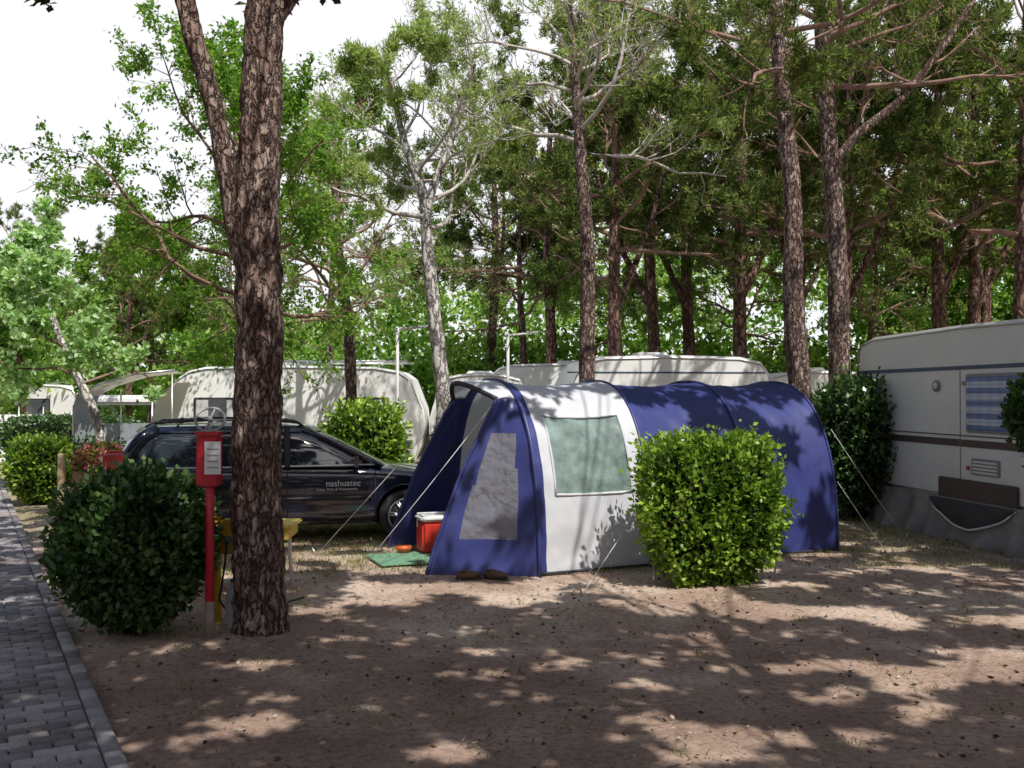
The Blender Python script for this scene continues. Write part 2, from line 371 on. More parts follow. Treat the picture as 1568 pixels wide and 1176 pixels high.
bp=N(nt,'ShaderNodeBump',Strength=0.5,Distance=0.004); nt.links.new(no.outputs['Fac'],bp.inputs['Height'])
b=N(nt,'ShaderNodeBsdfPrincipled',Roughness=0.85); nt.links.new(mm3.outputs[2],b.inputs['Base Color']); nt.links.new(bp.outputs[0],b.inputs['Normal']); nt.links.new(b.outputs[0],out.inputs[0])
PA=Vector((-0.488,0.873,0)); PL=Vector((-0.873,-0.488,0)); P0=Vector((-1.84,4.73,0))-PA*3.0
V=[];F=[];vv=[]
def paver(a0,a1,l0,l1):
    g=0.005; bv=0.009; h=0.035+random.uniform(-0.004,0.004); b=len(V)
    for (q,z) in ((g,-0.03),(g,h-bv),(g+bv,h)):
        for (a,l) in ((a0+q,l0+q),(a1-q,l0+q),(a1-q,l1-q),(a0+q,l1-q)):
            p=P0+PA*a+PL*l; V.append((p.x,p.y,z+random.uniform(-0.001,0.001)))
    for k in range(2):
        for j in range(4):
            F.append((b+k*4+j,b+k*4+(j+1)%4,b+k*4+4+(j+1)%4,b+k*4+4+j))
    F.append((b+8,b+9,b+10,b+11)); c=random.random(); vv.extend([c]*9)
a=0.0
while a<34:
    paver(a,a+0.2,0.0,0.1)
    a+=0.2
a=0.0; row=0
while a<34:
    l=0.1 - (0.1 if row%2 else 0)
    while l<2.6:
        l0=max(l,0.1); paver(a,a+0.1,l0,l+0.2); l+=0.2
    a+=0.1; row+=1
bp_=np_mesh('brick_path',V,F,m,v=vv)
a0=P0-PA*0.1; a1=P0+PA*34
jm=simple('joint_sand',(0.13,0.10,0.085),0.95,0.3)
q=[a0,a1,a1+PL*2.6,a0+PL*2.6]
np_mesh('joint_sand',[(p.x,p.y,0.014) for p in q],[(0,1,2,3)],jm,parent=bp_)

# ------------------------------------------------------------------ grass tufts and litter
def gxy(n,x0,x1,y0,y1):
    P=np.zeros((n,3)); P[:,0]=R.uniform(x0,x1,n); P[:,1]=R.uniform(y0,y1,n)
    pd=(P[:,0]+1.84)*0.873+(P[:,1]-4.73)*0.488
    return P[pd>0.03]
T=gxy(380,-9,7,4.5,17); 
T=np.concatenate([T,gxy(1300,-4.5,1.5,9.8,14),gxy(420,-9,-2,7,15),gxy(800,3,7,10.2,16)])
P=np.repeat(T,16,axis=0)+np.concatenate([R.normal(0,0.06,(len(T)*16,2)),np.zeros((len(T)*16,1))],axis=1)
pd=(P[:,0]+1.84)*0.873+(P[:,1]-4.73)*0.488; P=P[pd>0.02]
D=unit(len(P)); D[:,2]=np.abs(D[:,2])+0.6; D/=np.linalg.norm(D,axis=1,keepdims=True)
V,F=leafgeo(P,D,R.uniform(0.025,0.08,len(P)),R.uniform(0.002,0.004,len(P))); np_mesh('grass',V,F,M['grass'],v=R.uniform(0,1,len(P)))
P=gxy(38000,-9,7.5,3.8,14); P[:,2]=0.018
D=unit(len(P)); D[:,2]*=0.12; D/=np.linalg.norm(D,axis=1,keepdims=True)
sz=R.uniform(0.012,0.05,len(P)); V,F=leafgeo(P,D,sz,sz*R.choice([0.04,0.05,0.07,0.25],len(P))); np_mesh('leaf_litter',V,F,M['litter'],v=R.uniform(0,1,len(P))**1.2)

# ------------------------------------------------------------------ bushes
def bush(name,c,h,ex,n,L,mat,rz=0.0,lump=0.16,fq=2.6,shoots=0.03,tp0=0.72,zb=0.0):
    e=empty(name,(c[0],c[1],0),rz)
    def surf(d):
        q=np.abs(d)**ex; r=1/(q.sum(axis=1)**(1/ex)); 
        return d*r[:,None]
    d=unit(n); d=surf(d)
    rr=R.uniform(0.78,1.03,n); sh=R.uniform(0,1,n)<shoots; rr=np.where(sh,R.uniform(1.0,1.14,n),rr)
    nz=np.array([noise.noise(Vector((x*fq+c[0],y*fq+c[1],z*fq))) for x,y,z in d])
    nz2=np.array([noise.noise(Vector((x*fq*2.7+c[0],y*fq*2.7,z*fq*2.7))) for x,y,z in d])
    s=(1+lump*nz+lump*0.9*nz2)*rr
    P=d*s[:,None]
    tz=(P[:,2]+1)/2; tap=tp0+(1-tp0)*np.clip(tz*2.2,0,1)
    P[:,0]*=tap;P[:,1]*=tap
    P=P*np.array([h[0],h[1],h[2]]); P[:,2]+=h[2]+0.06+zb
    D=d/np.linalg.norm(d,axis=1,keepdims=True)*0.6+unit(n)*0.75; D[:,2]+=0.3; D/=np.linalg.norm(D,axis=1,keepdims=True)
    P[:,2]=np.maximum(P[:,2],0.04)
    V,F=leafgeo(P,D,L*R.uniform(0.6,1.35,n),L*0.34*R.uniform(0.8,1.2,n))
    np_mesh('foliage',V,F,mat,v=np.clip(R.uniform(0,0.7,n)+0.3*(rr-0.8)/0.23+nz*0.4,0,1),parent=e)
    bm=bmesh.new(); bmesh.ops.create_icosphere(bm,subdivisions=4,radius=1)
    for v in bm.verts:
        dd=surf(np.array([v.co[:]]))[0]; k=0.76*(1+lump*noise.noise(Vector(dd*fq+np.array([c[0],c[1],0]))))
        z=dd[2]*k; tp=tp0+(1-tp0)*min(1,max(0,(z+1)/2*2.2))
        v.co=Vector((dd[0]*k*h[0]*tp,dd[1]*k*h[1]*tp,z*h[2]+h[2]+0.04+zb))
    obj_bm('dark_core',bm,M['core'],e)  # solid dark core added to block sight through the leaves
    tubeV=[];tubeF=[]
    for k in range(7):
        a=random.uniform(0,6.28); ro=0.1 if zb==0 else 0.02
        tube_geo([Vector((ro*math.cos(a),ro*math.sin(a),-0.02)),Vector((ro*math.cos(a),ro*math.sin(a),zb+0.02)),Vector((0.3*h[0]*math.cos(a),0.3*h[1]*math.sin(a),zb+h[2]*0.6))],[0.02,0.018,0.012],5,tubeV,tubeF)
    np_mesh('stems',tubeV,tubeF,M['twig'],parent=e)
    return e
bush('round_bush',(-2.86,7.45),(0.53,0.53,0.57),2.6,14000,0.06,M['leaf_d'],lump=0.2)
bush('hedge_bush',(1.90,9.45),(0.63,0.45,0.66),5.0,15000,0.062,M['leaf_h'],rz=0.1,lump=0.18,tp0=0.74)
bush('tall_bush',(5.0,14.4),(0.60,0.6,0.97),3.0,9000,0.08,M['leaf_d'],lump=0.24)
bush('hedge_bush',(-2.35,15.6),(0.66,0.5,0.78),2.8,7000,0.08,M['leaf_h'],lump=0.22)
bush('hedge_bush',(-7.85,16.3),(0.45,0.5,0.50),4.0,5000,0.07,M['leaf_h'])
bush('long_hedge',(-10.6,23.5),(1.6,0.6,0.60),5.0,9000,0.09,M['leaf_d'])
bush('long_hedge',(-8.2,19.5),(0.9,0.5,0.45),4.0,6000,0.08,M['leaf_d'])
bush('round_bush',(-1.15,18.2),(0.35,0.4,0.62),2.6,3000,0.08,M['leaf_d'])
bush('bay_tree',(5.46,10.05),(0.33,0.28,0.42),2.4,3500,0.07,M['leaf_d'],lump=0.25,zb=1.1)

# ------------------------------------------------------------------ trees
st1=[(-1.92,7.5,-0.05,0.23),(-1.925,7.5,0.12,0.203),(-1.94,7.5,0.6,0.188),(-1.955,7.5,1.33,0.180),(-1.935,7.5,2.33,0.174),(-1.955,7.5,3.08,0.167),(-1.93,7.5,3.83,0.15),(-1.91,7.5,4.6,0.145),(-1.86,7.5,5.2,0.12),(-1.9,7.5,6.4,0.10),(-1.8,7.3,7.8,0.05)]
st1b=[(-2.05,7.48,2.70,0.05),(-2.12,7.47,3.05,0.066),(-2.17,7.46,3.4,0.068),(-2.27,7.45,3.98,0.072),(-2.42,7.43,4.5,0.075),(-2.52,7.4,4.9,0.072),(-2.9,7.2,6.0,0.05),(-3.2,7.0,7.0,0.035)]
st1c=[(-1.9,7.5,4.62,0.08),(-1.72,7.5,4.85,0.07),(-1.4,7.5,5.4,0.05),(-0.9,7.4,6.4,0.04)]
make_tree('pine_tree',[st1,st1b,st1c],[(0,0.88,1.0,5,2.2,1.8,15,60),(1,0.85,1.0,4,1.8,1.3,20,60),(2,0.6,1.0,3,1.5,1.2,20,50)],PINE,(M['bark'],M['twig'],M['needle']),per=14,W=0.012,sides=64,n=36,rough=0.15,freq=13,mask='lit')

def shade_tree(base, reg, zlo, zhi, ncl):  # unseen pines; crown gaps shaped by litmask to place the sun patches
    x,y=base
    cx=np.mean(reg[0:2]); cy=np.mean(reg[2:4]); zc=(zlo+zhi)/2
    px,py=cx-SX*zc, cy-SY*zc
    st=[(x,y,-0.05,0.24),(x,y,0.3,0.2),(x+0.1,y,2.5,0.18),(x+(px-x)*0.2,y+(py-y)*0.2,4.6,0.15),(x+(px-x)*0.6,y+(py-y)*0.6,zlo-0.3,0.10),(px,py,zhi,0.04)]
    e=empty('pine_tree')
    trunk_mesh('trunk',[st],M['bark'],e,sides=14)
    G=np.stack([R.uniform(reg[0],reg[1],ncl),R.uniform(reg[2],reg[3],ncl)],axis=1); Z=R.uniform(zlo,zhi,ncl)
    A=np.stack([G[:,0]-SX*Z,G[:,1]-SY*Z,Z],axis=1)
    D=unit(ncl); D[:,2]=np.abs(D[:,2])
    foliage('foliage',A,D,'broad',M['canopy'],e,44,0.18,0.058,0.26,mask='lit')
    V=[];F=[]; pts,ra_=interp(st,8)
    for k in range(12):
        t=pts[random.randint(int(len(pts)*0.62),len(pts)-1)]; a=A[random.randint(0,ncl-1)]
        q=Vector(a); mid=t.lerp(q,0.5)+Vector((0,0,0.25)); tube_geo([t,mid,q],[0.022,0.014,0.005],5,V,F)
    np_mesh('branches',V,F,M['twig'],parent=e)
shade_tree((-6.5,-1.5),(-11.5,-4.3,3,15.5),6.6,7.8,1400)
shade_tree((-2.6,-3.2),(-4.3,-0.3,2,14.5),6.6,7.4,1050)
shade_tree((3.4,-2.6),(-0.3,3.7,2,14.5),6.6,7.4,1050)
shade_tree((8.0,4.5),(3.7,9.5,2,15.0),6.8,7.8,1350)

t2=[(-1.09,16,-0.05,0.16),(-1.11,16,1.0,0.135),(-1.12,16,1.85,0.125),(-1.27,16,3.1,0.115),(-1.38,16,4.2,0.105),(-1.45,16,5.05,0.095),(-1.75,16,5.9,0.06),(-2.0,16,7.0,0.03)]
t2b=[(-1.43,16,4.75,0.075),(-1.25,16,5.3,0.065),(-0.95,16,6.1,0.05),(-0.6,15.9,7.2,0.025)]
sparse=dict(PINE,n=(7,6),m=5,wob=0.2,bare=0.05)
make_tree('pale_pine_tree',[t2,t2b],[(0,0.6,1.0,11,2.1,1.4,5,50),(1,0.3,1.0,9,1.9,1.2,10,50)],sparse,(M['bark_pale'],M['twig_pale'],M['needle_y']),per=15,L=0.11,W=0.011,spread=0.12,sides=14)
t3=[(1.22,16,-0.05,0.16),(1.22,16,2,0.13),(1.24,16,4.0,0.12),(1.13,16,5.7,0.10),(1.02,16,7.2,0.07),(0.95,16,8.3,0.03)]
make_tree('pale_pine_tree',[t3],[(0,0.6,1.0,19,3.0,1.6,5,45)],dict(sparse,n=(8,6)),(M['bark'],M['twig_pale'],M['needle_y']),per=15,L=0.11,W=0.011,spread=0.12,sides=14)
t5=[(4.14,14,-0.05,0.23),(4.13,14,0.8,0.18),(4.11,14,1.85,0.162),(4.02,14,3.25,0.145),(4.02,14,4.65,0.125),(3.84,14,6.5,0.105),(3.8,14,7.6,0.09),(3.9,14,9.2,0.04)]
PO=dict(PINE,n=(8,6),bare=0.1,m=4)
make_tree('pine_tree',[t5],[(0,0.70,1.0,14,3.3,2.2,2,50)],PO,(M['bark'],M['twig'],M['needle']),per=13,L=0.13,W=0.012,spread=0.1,sides=20,n=14)
t6=[(5.05,15,-0.05,0.21),(5.02,15,1.5,0.175),(4.99,15,3.85,0.15),(4.86,15,5.85,0.125),(4.74,15,7.85,0.10),(4.7,15,9.6,0.04)]
t6b=[(4.9,15,5.3,0.07),(5.3,14.9,5.8,0.065),(5.9,14.8,6.3,0.06),(6.6,14.7,7.2,0.045),(7.2,14.6,8.2,0.02)]
make_tree('pine_tree',[t6,t6b],[(0,0.66,1.0,14,3.3,2.2,2,50),(1,0.45,1.0,7,1.9,1.2,5,40)],PO,(M['bark'],M['twig'],M['needle']),per=13,L=0.13,W=0.012,spread=0.1,sides=20,n=14)

bgp=[]
for k in range(3):
    H=random.uniform(9.5,10.5); lean=random.uniform(-0.7,0.7)
    st=[(0,0,-0.05,0.2),(0.05,0,1.5,0.165),(lean*0.3,0,3.5,0.15),(lean*0.7,0.1,5.5,0.13),(lean,0.1,7.5,0.10),(lean*1.2,0,H,0.04)]
    fork=[(lean*0.4,0.02,3.9,0.09),(lean*0.5+0.5*(1,-1,1)[k],0.1,5.0,0.08),(lean*0.5+1.1*(1,-1,1)[k],0.2,6.4,0.06),(lean*0.5+1.5*(1,-1,1)[k],0.2,8.2,0.03)]
    lo=(0.52,0.58,0.55)[k]
    src=make_tree('pine_tree',[st,fork],[(0,lo,0.97,15,3.5,2.6,0,48),(1,0.4,1.0,6,2.3,1.6,0,45)],dict(PINE,n=(8,6),bare=0.1,m=4),(M['bark_red'],M['twig'],M['needle_bg']),per=11,L=0.15,W=0.018,spread=0.12,sides=12,mask=None,loc=[(5.08,22,0),(3.6,24.5,0),(9.6,22,0)][k])
    bgp.append(src)
spots=[(2.06,20,0.88),(4.75,26,1.05),(1.0,25,0.92),(7.35,25,1.1),(8.4,30,1.0),(11.8,25,1.0),(12.5,19.5,0.9),(6.5,19.5,0.88),
       (-0.6,29,0.95),(-9.8,25,0.5),(-14,28,0.62),(14.5,30,1.1),(8.7,16.8,0.88)]
for i,(x,y,s) in enumerate(spots):
    clone_tree(bgp[i%3],'pine_tree',(x,y,0),random.uniform(0,6.28),s)

tb_=[(-3.78,14.2,-0.05,0.15),(-3.75,14.2,1.5,0.12),(-3.8,14.2,3.0,0.10),(-4.0,14.2,4.4,0.07),(-4.0,14.2,5.8,0.03)]
make_tree('broadleaf_tree',[tb_],[(0,0.42,1.0,17,3.2,1.4,8,60)],dict(BROAD,n=(8,7),bare=0.15),(M['bark'],M['twig'],M['leaf_b']),kind='broad',per=7,L=0.075,W=0.020,spread=0.14,sides=12)
tb2=[(0.3,0,-0.05,0.13),(0.2,0,3.0,0.10),(0,0,4.6,0.07),(0,0,6.6,0.03)]
bl=make_tree('broadleaf_tree',[tb2],[(0,0.42,1.0,17,2.7,1.5,10,65)],BROAD,(M['bark'],M['twig'],M['leaf_s']),kind='broad',per=8,L=0.09,W=0.026,spread=0.16,sides=10,loc=(-3.3,18.6,0))
clone_tree(bl,'broadleaf_tree',(-4.6,25,0),2.0,1.05); clone_tree(bl,'broadleaf_tree',(0.2,26.5,0),1.1,1.05); clone_tree(bl,'broadleaf_tree',(-7.5,26,0),4.0,0.9)
clone_tree(bl,'broadleaf_tree',(2.9,28,0),0.4,0.95); clone_tree(bl,'broadleaf_tree',(6.6,28.5,0),5.0,1.0); clone_tree(bl,'broadleaf_tree',(10.4,28,0),3.3,1.0)
tb3=[(-7.6,18.2,-0.05,0.10),(-7.7,18.2,1.3,0.085),(-8.3,18.2,2.6,0.07),(-8.9,18.2,4.2,0.03)]
make_tree('maple_tree',[tb3],[(0,0.5,1.0,12,1.5,1.0,8,60)],dict(BROAD,n=(6,5),m=5),(M['bark_pale'],M['twig'],M['leaf_w']),kind='broad',per=5,L=0.12,W=0.045,spread=0.15,sides=10)
tb4=[(0,0,-0.05,0.14),(0.1,0,2.0,0.11),(0,0.1,4.0,0.08),(0.2,0,5.6,0.03)]
bl2=make_tree('broadleaf_tree',[tb4],[(0,0.42,1.0,15,2.5,1.5,8,65)],BROAD,(M['bark'],M['twig'],M['leaf_b']),kind='broad',per=7,L=0.13,W=0.04,spread=0.18,sides=10,mask=None,loc=(-10.2,27.5,0))
for (x,y,s) in [(-15.0,28,0.8),(13,31,1.0),(16,33,1.1)]: clone_tree(bl2,'broadleaf_tree',(x,y,0),random.uniform(0,6),s)

def mass(name,C,per,r0,r1,L0,L1,W0,W1,mat):
    P=np.repeat(C,per,axis=0); n=len(P); rad=np.repeat(R.uniform(r0,r1,len(C)),per)
    u=unit(n); P=P+u*rad[:,None]*R.uniform(0.6,1.05,(n,1))*np.array([1,1,0.75]); P[:,2]=np.maximum(P[:,2],0.05)
    D=u*0.5+unit(n)*0.8; D/=np.linalg.norm(D,axis=1,keepdims=True)
    V,F=leafgeo(P,D,R.uniform(L0,L1,n),R.uniform(W0,W1,n))
    np_mesh(name,V,F,mat,v=np.clip(np.repeat(R.uniform(0,0.8,len(C)),per)+R.uniform(0,0.3,n),0,1))
ncl=3200
X=R.uniform(-38,42,ncl); Y=R.uniform(31,42,ncl); hm=np.array([5.0+2.6*noise.noise(Vector((x*0.16,1.3,0))) + (3.2 if x>0 else 0.3) for x in X])
Z=R.uniform(0.0,1,ncl)**0.9*hm
X2=R.uniform(-26,24,1100); Y2=R.uniform(28.5,31,1100); Z2=R.uniform(0,1,1100)*np.array([3.3+1.3*noise.noise(Vector((x*0.4,7,0))) for x in X2])
mass('distant_tree_mass',np.stack([np.concatenate([X,X2]),np.concatenate([Y,Y2]),np.concatenate([Z,Z2])],axis=1),38,0.4,1.0,0.17,0.30,0.055,0.095,M['leaf_far'])
an=R.uniform(math.radians(150),math.radians(390),1500); rr_=R.uniform(19,26,1500)  # unseen tree ring beside and behind the camera, added to cut ambient light
mass('distant_tree_mass',np.stack([rr_*np.cos(an)*1.1,rr_*np.sin(an)+3,R.uniform(0,1,1500)*9],axis=1),22,0.6,1.5,0.45,0.8,0.2,0.32,M['canopy'])

# ------------------------------------------------------------------ caravans
M['white']=simple('caravan_white',(0.88,0.87,0.85),0.35,0.03,2.0)
M['cream']=simple('caravan_cream',(0.87,0.86,0.84),0.4,0.04,2.0)
M['rubber']=simple('rubber',(0.03,0.03,0.032),0.7,0.2)
M['stripe']=simple('brown_stripe',(0.10,0.07,0.065),0.5,0.1)
M['bluestripe']=simple('blue_trim',(0.07,0.10,0.18),0.5,0.1)
M['alu']=simple('aluminium',(0.55,0.55,0.56),0.35,0.08,metal=0.8)
M['pane']=simple('acrylic_window',(0.10,0.11,0.12),0.08,0.3,1.5,coat=0.5)
M['curtain']=simple('curtain',(0.55,0.55,0.56),0.8,0.1,4)
M['grey']=simple('grey_plastic',(0.32,0.32,0.33),0.5,0.1)
M['tarp']=simple('grey_tarpaulin',(0.29,0.27,0.255),0.7,0.25,3,bump=0.4,bscale=14)
def caravan(name,loc,rz,L,H,Wd,z0=0.48,slope=0.45,mat=None,windows=(),stripes=(),wheel=True):
    mat=mat or M['white']; e=empty(name,(loc[0],loc[1],0),rz)
    pr=[(0.18,z0),(0.03,z0+0.3),(0.0,1.25),(0.12,1.7),(slope*0.75,H-0.22),(slope,H-0.09),(slope+0.35,H-0.01),(L*0.5,H+0.02),(L-slope-0.2,H-0.01),(L-slope*0.6,H-0.1),(L-slope*0.35,H-0.25),(L-0.03,1.5),(L,1.2),(L-0.03,z0+0.3),(L-0.15,z0)]
    bm=bmesh.new(); f=bm.faces.new([bm.verts.new((x,0,z)) for x,z in pr])
    r=bmesh.ops.extrude_face_region(bm,geom=[f]); bmesh.ops.translate(bm,verts=[v for v in r['geom'] if isinstance(v,bmesh.types.BMVert)],vec=(0,Wd,0))
    bmesh.ops.recalc_face_normals(bm,faces=bm.faces)
    ed=[x for x in bm.edges if abs(x.verts[0].co.y-x.verts[1].co.y)<1e-5]
    bmesh.ops.bevel(bm,geom=ed,offset=0.045,segments=3,affect='EDGES')
    o=obj_bm('body',bm,mat,e,smooth=True)
    try:
        o.data.set_sharp_from_angle(angle=math.radians(30))
    except Exception: pass
    for k,yy in enumerate((-0.008,Wd+0.008)):
        tube('roof_rail',[(x,yy,z-0.05 if z>H-0.3 else z) for x,z in pr[3:12]],0.013,M['alu'],e,6)
    for (xa,xb,za,zb,kind) in windows:
        box('window_frame',(xa,-0.022,za),(xb,0.01,zb),M['rubber'] if kind!='plaid' else M['grey'],e,0.02)
        box('window_pane',(xa+0.035,-0.034,za+0.035),(xb-0.035,-0.02,zb-0.035),M['pane'] if kind!='plaid' else M['plaid'],e,0.01)
        if kind=='curtain':
            box('curtain',(xa+0.06,-0.038,za+0.05),(xa+0.06+(xb-xa)*0.25,-0.0345,zb-0.05),M['curtain'],e,0.001); box('curtain',(xb-0.06-(xb-xa)*0.25,-0.038,za+0.05),(xb-0.06,-0.0345,zb-0.05),M['curtain'],e,0.001)
    for (za,zb,mt) in stripes:
        box('side_stripe',(0.16,-0.006,za),(L-0.22,0.004,zb),mt,e,0.001)
    if wheel:
        for yy in (0.12,Wd-0.3):
            cyl('wheel',(L*0.52,yy,0.31),(L*0.52,yy+0.18,0.31),0.31,M['rubber'],e,24)
        cyl('hub',(L*0.52,0.10,0.31),(L*0.52,0.125,0.31),0.18,M['alu'],e,20)
        bm=bmesh.new(); 
        pts=[(L*0.52+0.42*math.cos(a),z0-0.06+0.34*math.sin(a)) for a in np.linspace(0,math.pi,14)]
        f=bm.faces.new([bm.verts.new((x,-0.012,z)) for x,z in pts]); obj_bm('wheel_arch',bm,M['rubber'],e)
    box('chassis',(0.3,0.2,z0-0.12),(L-0.3,Wd-0.2,z0+0.01),M['rubber'],e,0.01)
    box('skylight',(L*0.4,Wd*0.35,H+0.01),(L*0.4+0.6,Wd*0.35+0.6,H+0.1),M['white'],e,0.03)
    return e
m,nt,out=newmat('striped_curtain'); tc=N(nt,'ShaderNodeTexCoord')
wv=N(nt,'ShaderNodeTexWave',bands_direction='Z',Scale=2.1,Distortion=0.5,Detail=2.0); wv2=N(nt,'ShaderNodeTexWave',bands_direction='X',Scale=1.6,Distortion=1.2)
wv3=N(nt,'ShaderNodeTexWave',bands_direction='Z',Scale=7.0,Distortion=0.5)
for q in (wv,wv2,wv3): nt.links.new(tc.outputs['Object'],q.inputs['Vector'])
r1=ramp(nt,[(0.2,(0.13,0.20,0.44)),(0.45,(0.30,0.39,0.62)),(0.6,(0.62,0.66,0.76))]); nt.links.new(wv.outputs['Color'],r1.inputs['Fac'])
r2=ramp(nt,[(0.3,(0.85,0.87,0.92)),(0.6,(1,1,1))]); nt.links.new(wv2.outputs['Color'],r2.inputs['Fac'])
r3=ramp(nt,[(0.2,(0.7,0.75,0.9)),(0.5,(1,1,1))]); nt.links.new(wv3.outputs['Color'],r3.inputs['Fac'])
mm=N(nt,'ShaderNodeMix',data_type='RGBA',blend_type='MULTIPLY'); mm.inputs[0].default_value=1; nt.links.new(r1.outputs[0],mm.inputs[6]); nt.links.new(r2.outputs[0],mm.inputs[7])
mm2=N(nt,'ShaderNodeMix',data_type='RGBA',blend_type='MULTIPLY'); mm2.inputs[0].default_value=1; nt.links.new(mm.outputs[2],mm2.inputs[6]); nt.links.new(r3.outputs[0],mm2.inputs[7])
b=N(nt,'ShaderNodeBsdfPrincipled',Roughness=0.25); nt.links.new(mm2.outputs[2],b.inputs['Base Color']); nt.links.new(b.outputs[0],out.inputs[0]); M['plaid']=m

rc=caravan('caravan',(5.22,15.0),math.radians(-82.4),5.6,2.66,2.2,z0=0.5,slope=0.25,mat=M['cream'],windows=[(2.94,4.35,1.34,2.06,'plaid')],
   stripes=[(2.115,2.165,M['bluestripe']),(1.16,1.25,M['stripe']),(1.29,1.305,M['stripe'])],wheel=False)
cyl('round_vent',(2.3,-0.03,1.92),(2.3,0.01,1.92),0.075,M['grey'],rc,24); cyl('vent_ring',(2.3,-0.036,1.92),(2.3,-0.028,1.92),0.045,M['white'],rc,20)
box('door_seam',(2.80,-0.008,0.75),(2.812,0.004,2.1),M['grey'],rc,0.001)
box('fridge_vent',(3.05,-0.02,0.83),(3.6,0.01,1.03),M['grey'],rc,0.008)
for k in range(4): box('vent_slat',(3.09,-0.026,0.855+k*0.042),(3.56,-0.018,0.875+k*0.042),M['cream'],rc,0.002)
box('lamp',(2.88,-0.03,1.92),(2.95,0.0,1.97),M['grey'],rc,0.005)
box('wheel_cover',(2.35,-0.035,0.50),(3.95,0.0,0.76),M['stripe'],rc,0.12,seg=5)
box('reflector',(2.95,-0.022,0.88),(3.0,0.0,0.93),simple('red_reflector',(0.5,0.03,0.02),0.3),rc,0.004)
def skirty(u,t):
    return -0.05-0.16*t+0.07*t*math.sin(u*9+math.sin(u*3)*2)+0.03*noise.noise(Vector((u*4,t*3,0)))
V=[];F=[];nu,nv=130,10
for i in range(nu+1):
    u=0.1+5.4*i/nu
    for j in range(nv+1):
        t=j/nv; V.append((u,skirty(u,t),0.51*(1-t)+0.005))
for i in range(nu):
    for j in range(nv): a=i*(nv+1)+j; F.append((a,a+nv+1,a+nv+2,a+1))
np_mesh('skirt',V,F,M['tarp'],parent=rc,smooth=True)
V=[];F=[];nu=24
for i in range(nu+1):
    f=i/nu; u=2.3+1.7*f; depth=0.02+0.30*math.sin(math.pi*f)**0.8
    for j in range(5):
        t=j/4*depth/0.51; V.append((u,skirty(u,t)-0.03-0.04*math.sin(j/4*math.pi),0.50-depth*j/4))
for i in range(nu):
    for j in range(4): a=i*5+j; F.append((a,a+5,a+6,a+1))
np_mesh('sagging_flap',V,F,simple('dark_flap',(0.06,0.048,0.048),0.8),parent=rc,smooth=True)
tube('flap_hem',[V[i*5+4] for i in range(nu+1)],0.014,M['cream'],rc,6)

wl=[(3.9,4.95,1.25,1.75,'curtain'),(0.9,1.9,1.3,1.75,'curtain')]
c1=caravan('caravan',(-7.5,20.3),math.radians(1),5.65,2.40,2.2,z0=0.45,slope=0.8,windows=wl,stripes=[(0.95,1.0,M['grey']),(0.72,0.86,M['bluestripe'])])
for yy in (0.25,1.9): tube('roof_rack_rail',[(2.6,yy,2.52),(5.3,yy,2.52)],0.02,M['alu'],c1,8)
for k in range(6): tube('roof_rack_bar',[(2.7+0.5*k,0.25,2.52),(2.7+0.5*k,1.9,2.52)],0.014,M['alu'],c1,6); tube('rack_leg',[(2.7+0.5*k,0.25,2.38),(2.7+0.5*k,0.25,2.52)],0.014,M['alu'],c1,6)
caravan('caravan',(-1.75,20.6),math.radians(4),2.1,2.25,4.6,slope=0.3,windows=[(0.5,1.6,1.3,1.8,'w')],stripes=[(0.9,0.95,M['grey'])],wheel=False)
caravan('caravan',(-0.9,23.5),math.radians(-3),4.9,2.55,2.2,slope=0.6,windows=[(1.2,2.2,1.3,1.8,'w')])
caravan('caravan',(0.85,17.8),math.radians(6),4.1,2.52,2.1,slope=0.5,mat=M['cream'],windows=[(1.2,2.2,1.3,1.8,'curtain'),(2.6,3.4,1.3,1.8,'curtain')],stripes=[(2.2,2.23,M['bluestripe'])])
caravan('caravan',(5.2,20.5),math.radians(2),2.6,2.3,2.1,slope=0.3,mat=M['cream'],wheel=False)
caravan('caravan',(-15.0,28.5),math.radians(-8),2.6,2.1,2.1,slope=0.4,windows=[(0.7,1.7,1.2,1.7,'w')],stripes=[(0.9,0.98,M['bluestripe'])])
aw=empty('caravan_awning',(-8.6,19.2,0))
fab=simple('beige_canvas',(0.72,0.67,0.57),0.8,0.06,trans=0.25); gst=simple('grey_canvas',(0.36,0.39,0.44),0.8,0.1,trans=0.2)
V=[];F=[]
prof=[(0,0.05),(0.02,1.55),(0.1,1.8),(0.5,2.0),(1.2,2.2),(2.0,2.28)]
for j,y in enumerate(np.linspace(0,1.0,7)):
    for (x,z) in prof: V.append((x,y,z-0.03*math.sin(y*3.14)))
for j in range(6):
    for i in range(5): a=j*6+i; F.append((a,a+6,a+7,a+1))
o=np_mesh('canvas_roof',V,F,fab,parent=aw,smooth=True); o.data.materials.append(gst)
for i,p in enumerate(o.data.polygons):
    if i%5<2: p.material_index=1
box('front_wall',(0.04,-0.02,0.03),(1.95,0.0,1.25),gst,aw,0.005); 
for x in (0.02,0.95,1.95): cyl('pole',(x,-0.03,0),(x,-0.03,1.6+x*0.32),0.018,M['alu'],aw,8)
tube('edge_pole',[(x,-0.03,z+0.01) for x,z in prof],0.02,M['alu'],aw,8)
fa=empty('white_awning',(-10.6,24.6,0))
box('canopy',(0,0,1.55),(1.6,1.4,1.8),M['white'],fa,0.08)
for x in (0.05,1.55):
    for y in (0.05,1.35): cyl('leg',(x,y,0),(x,y,1.7),0.03,M['alu'],fa,8)
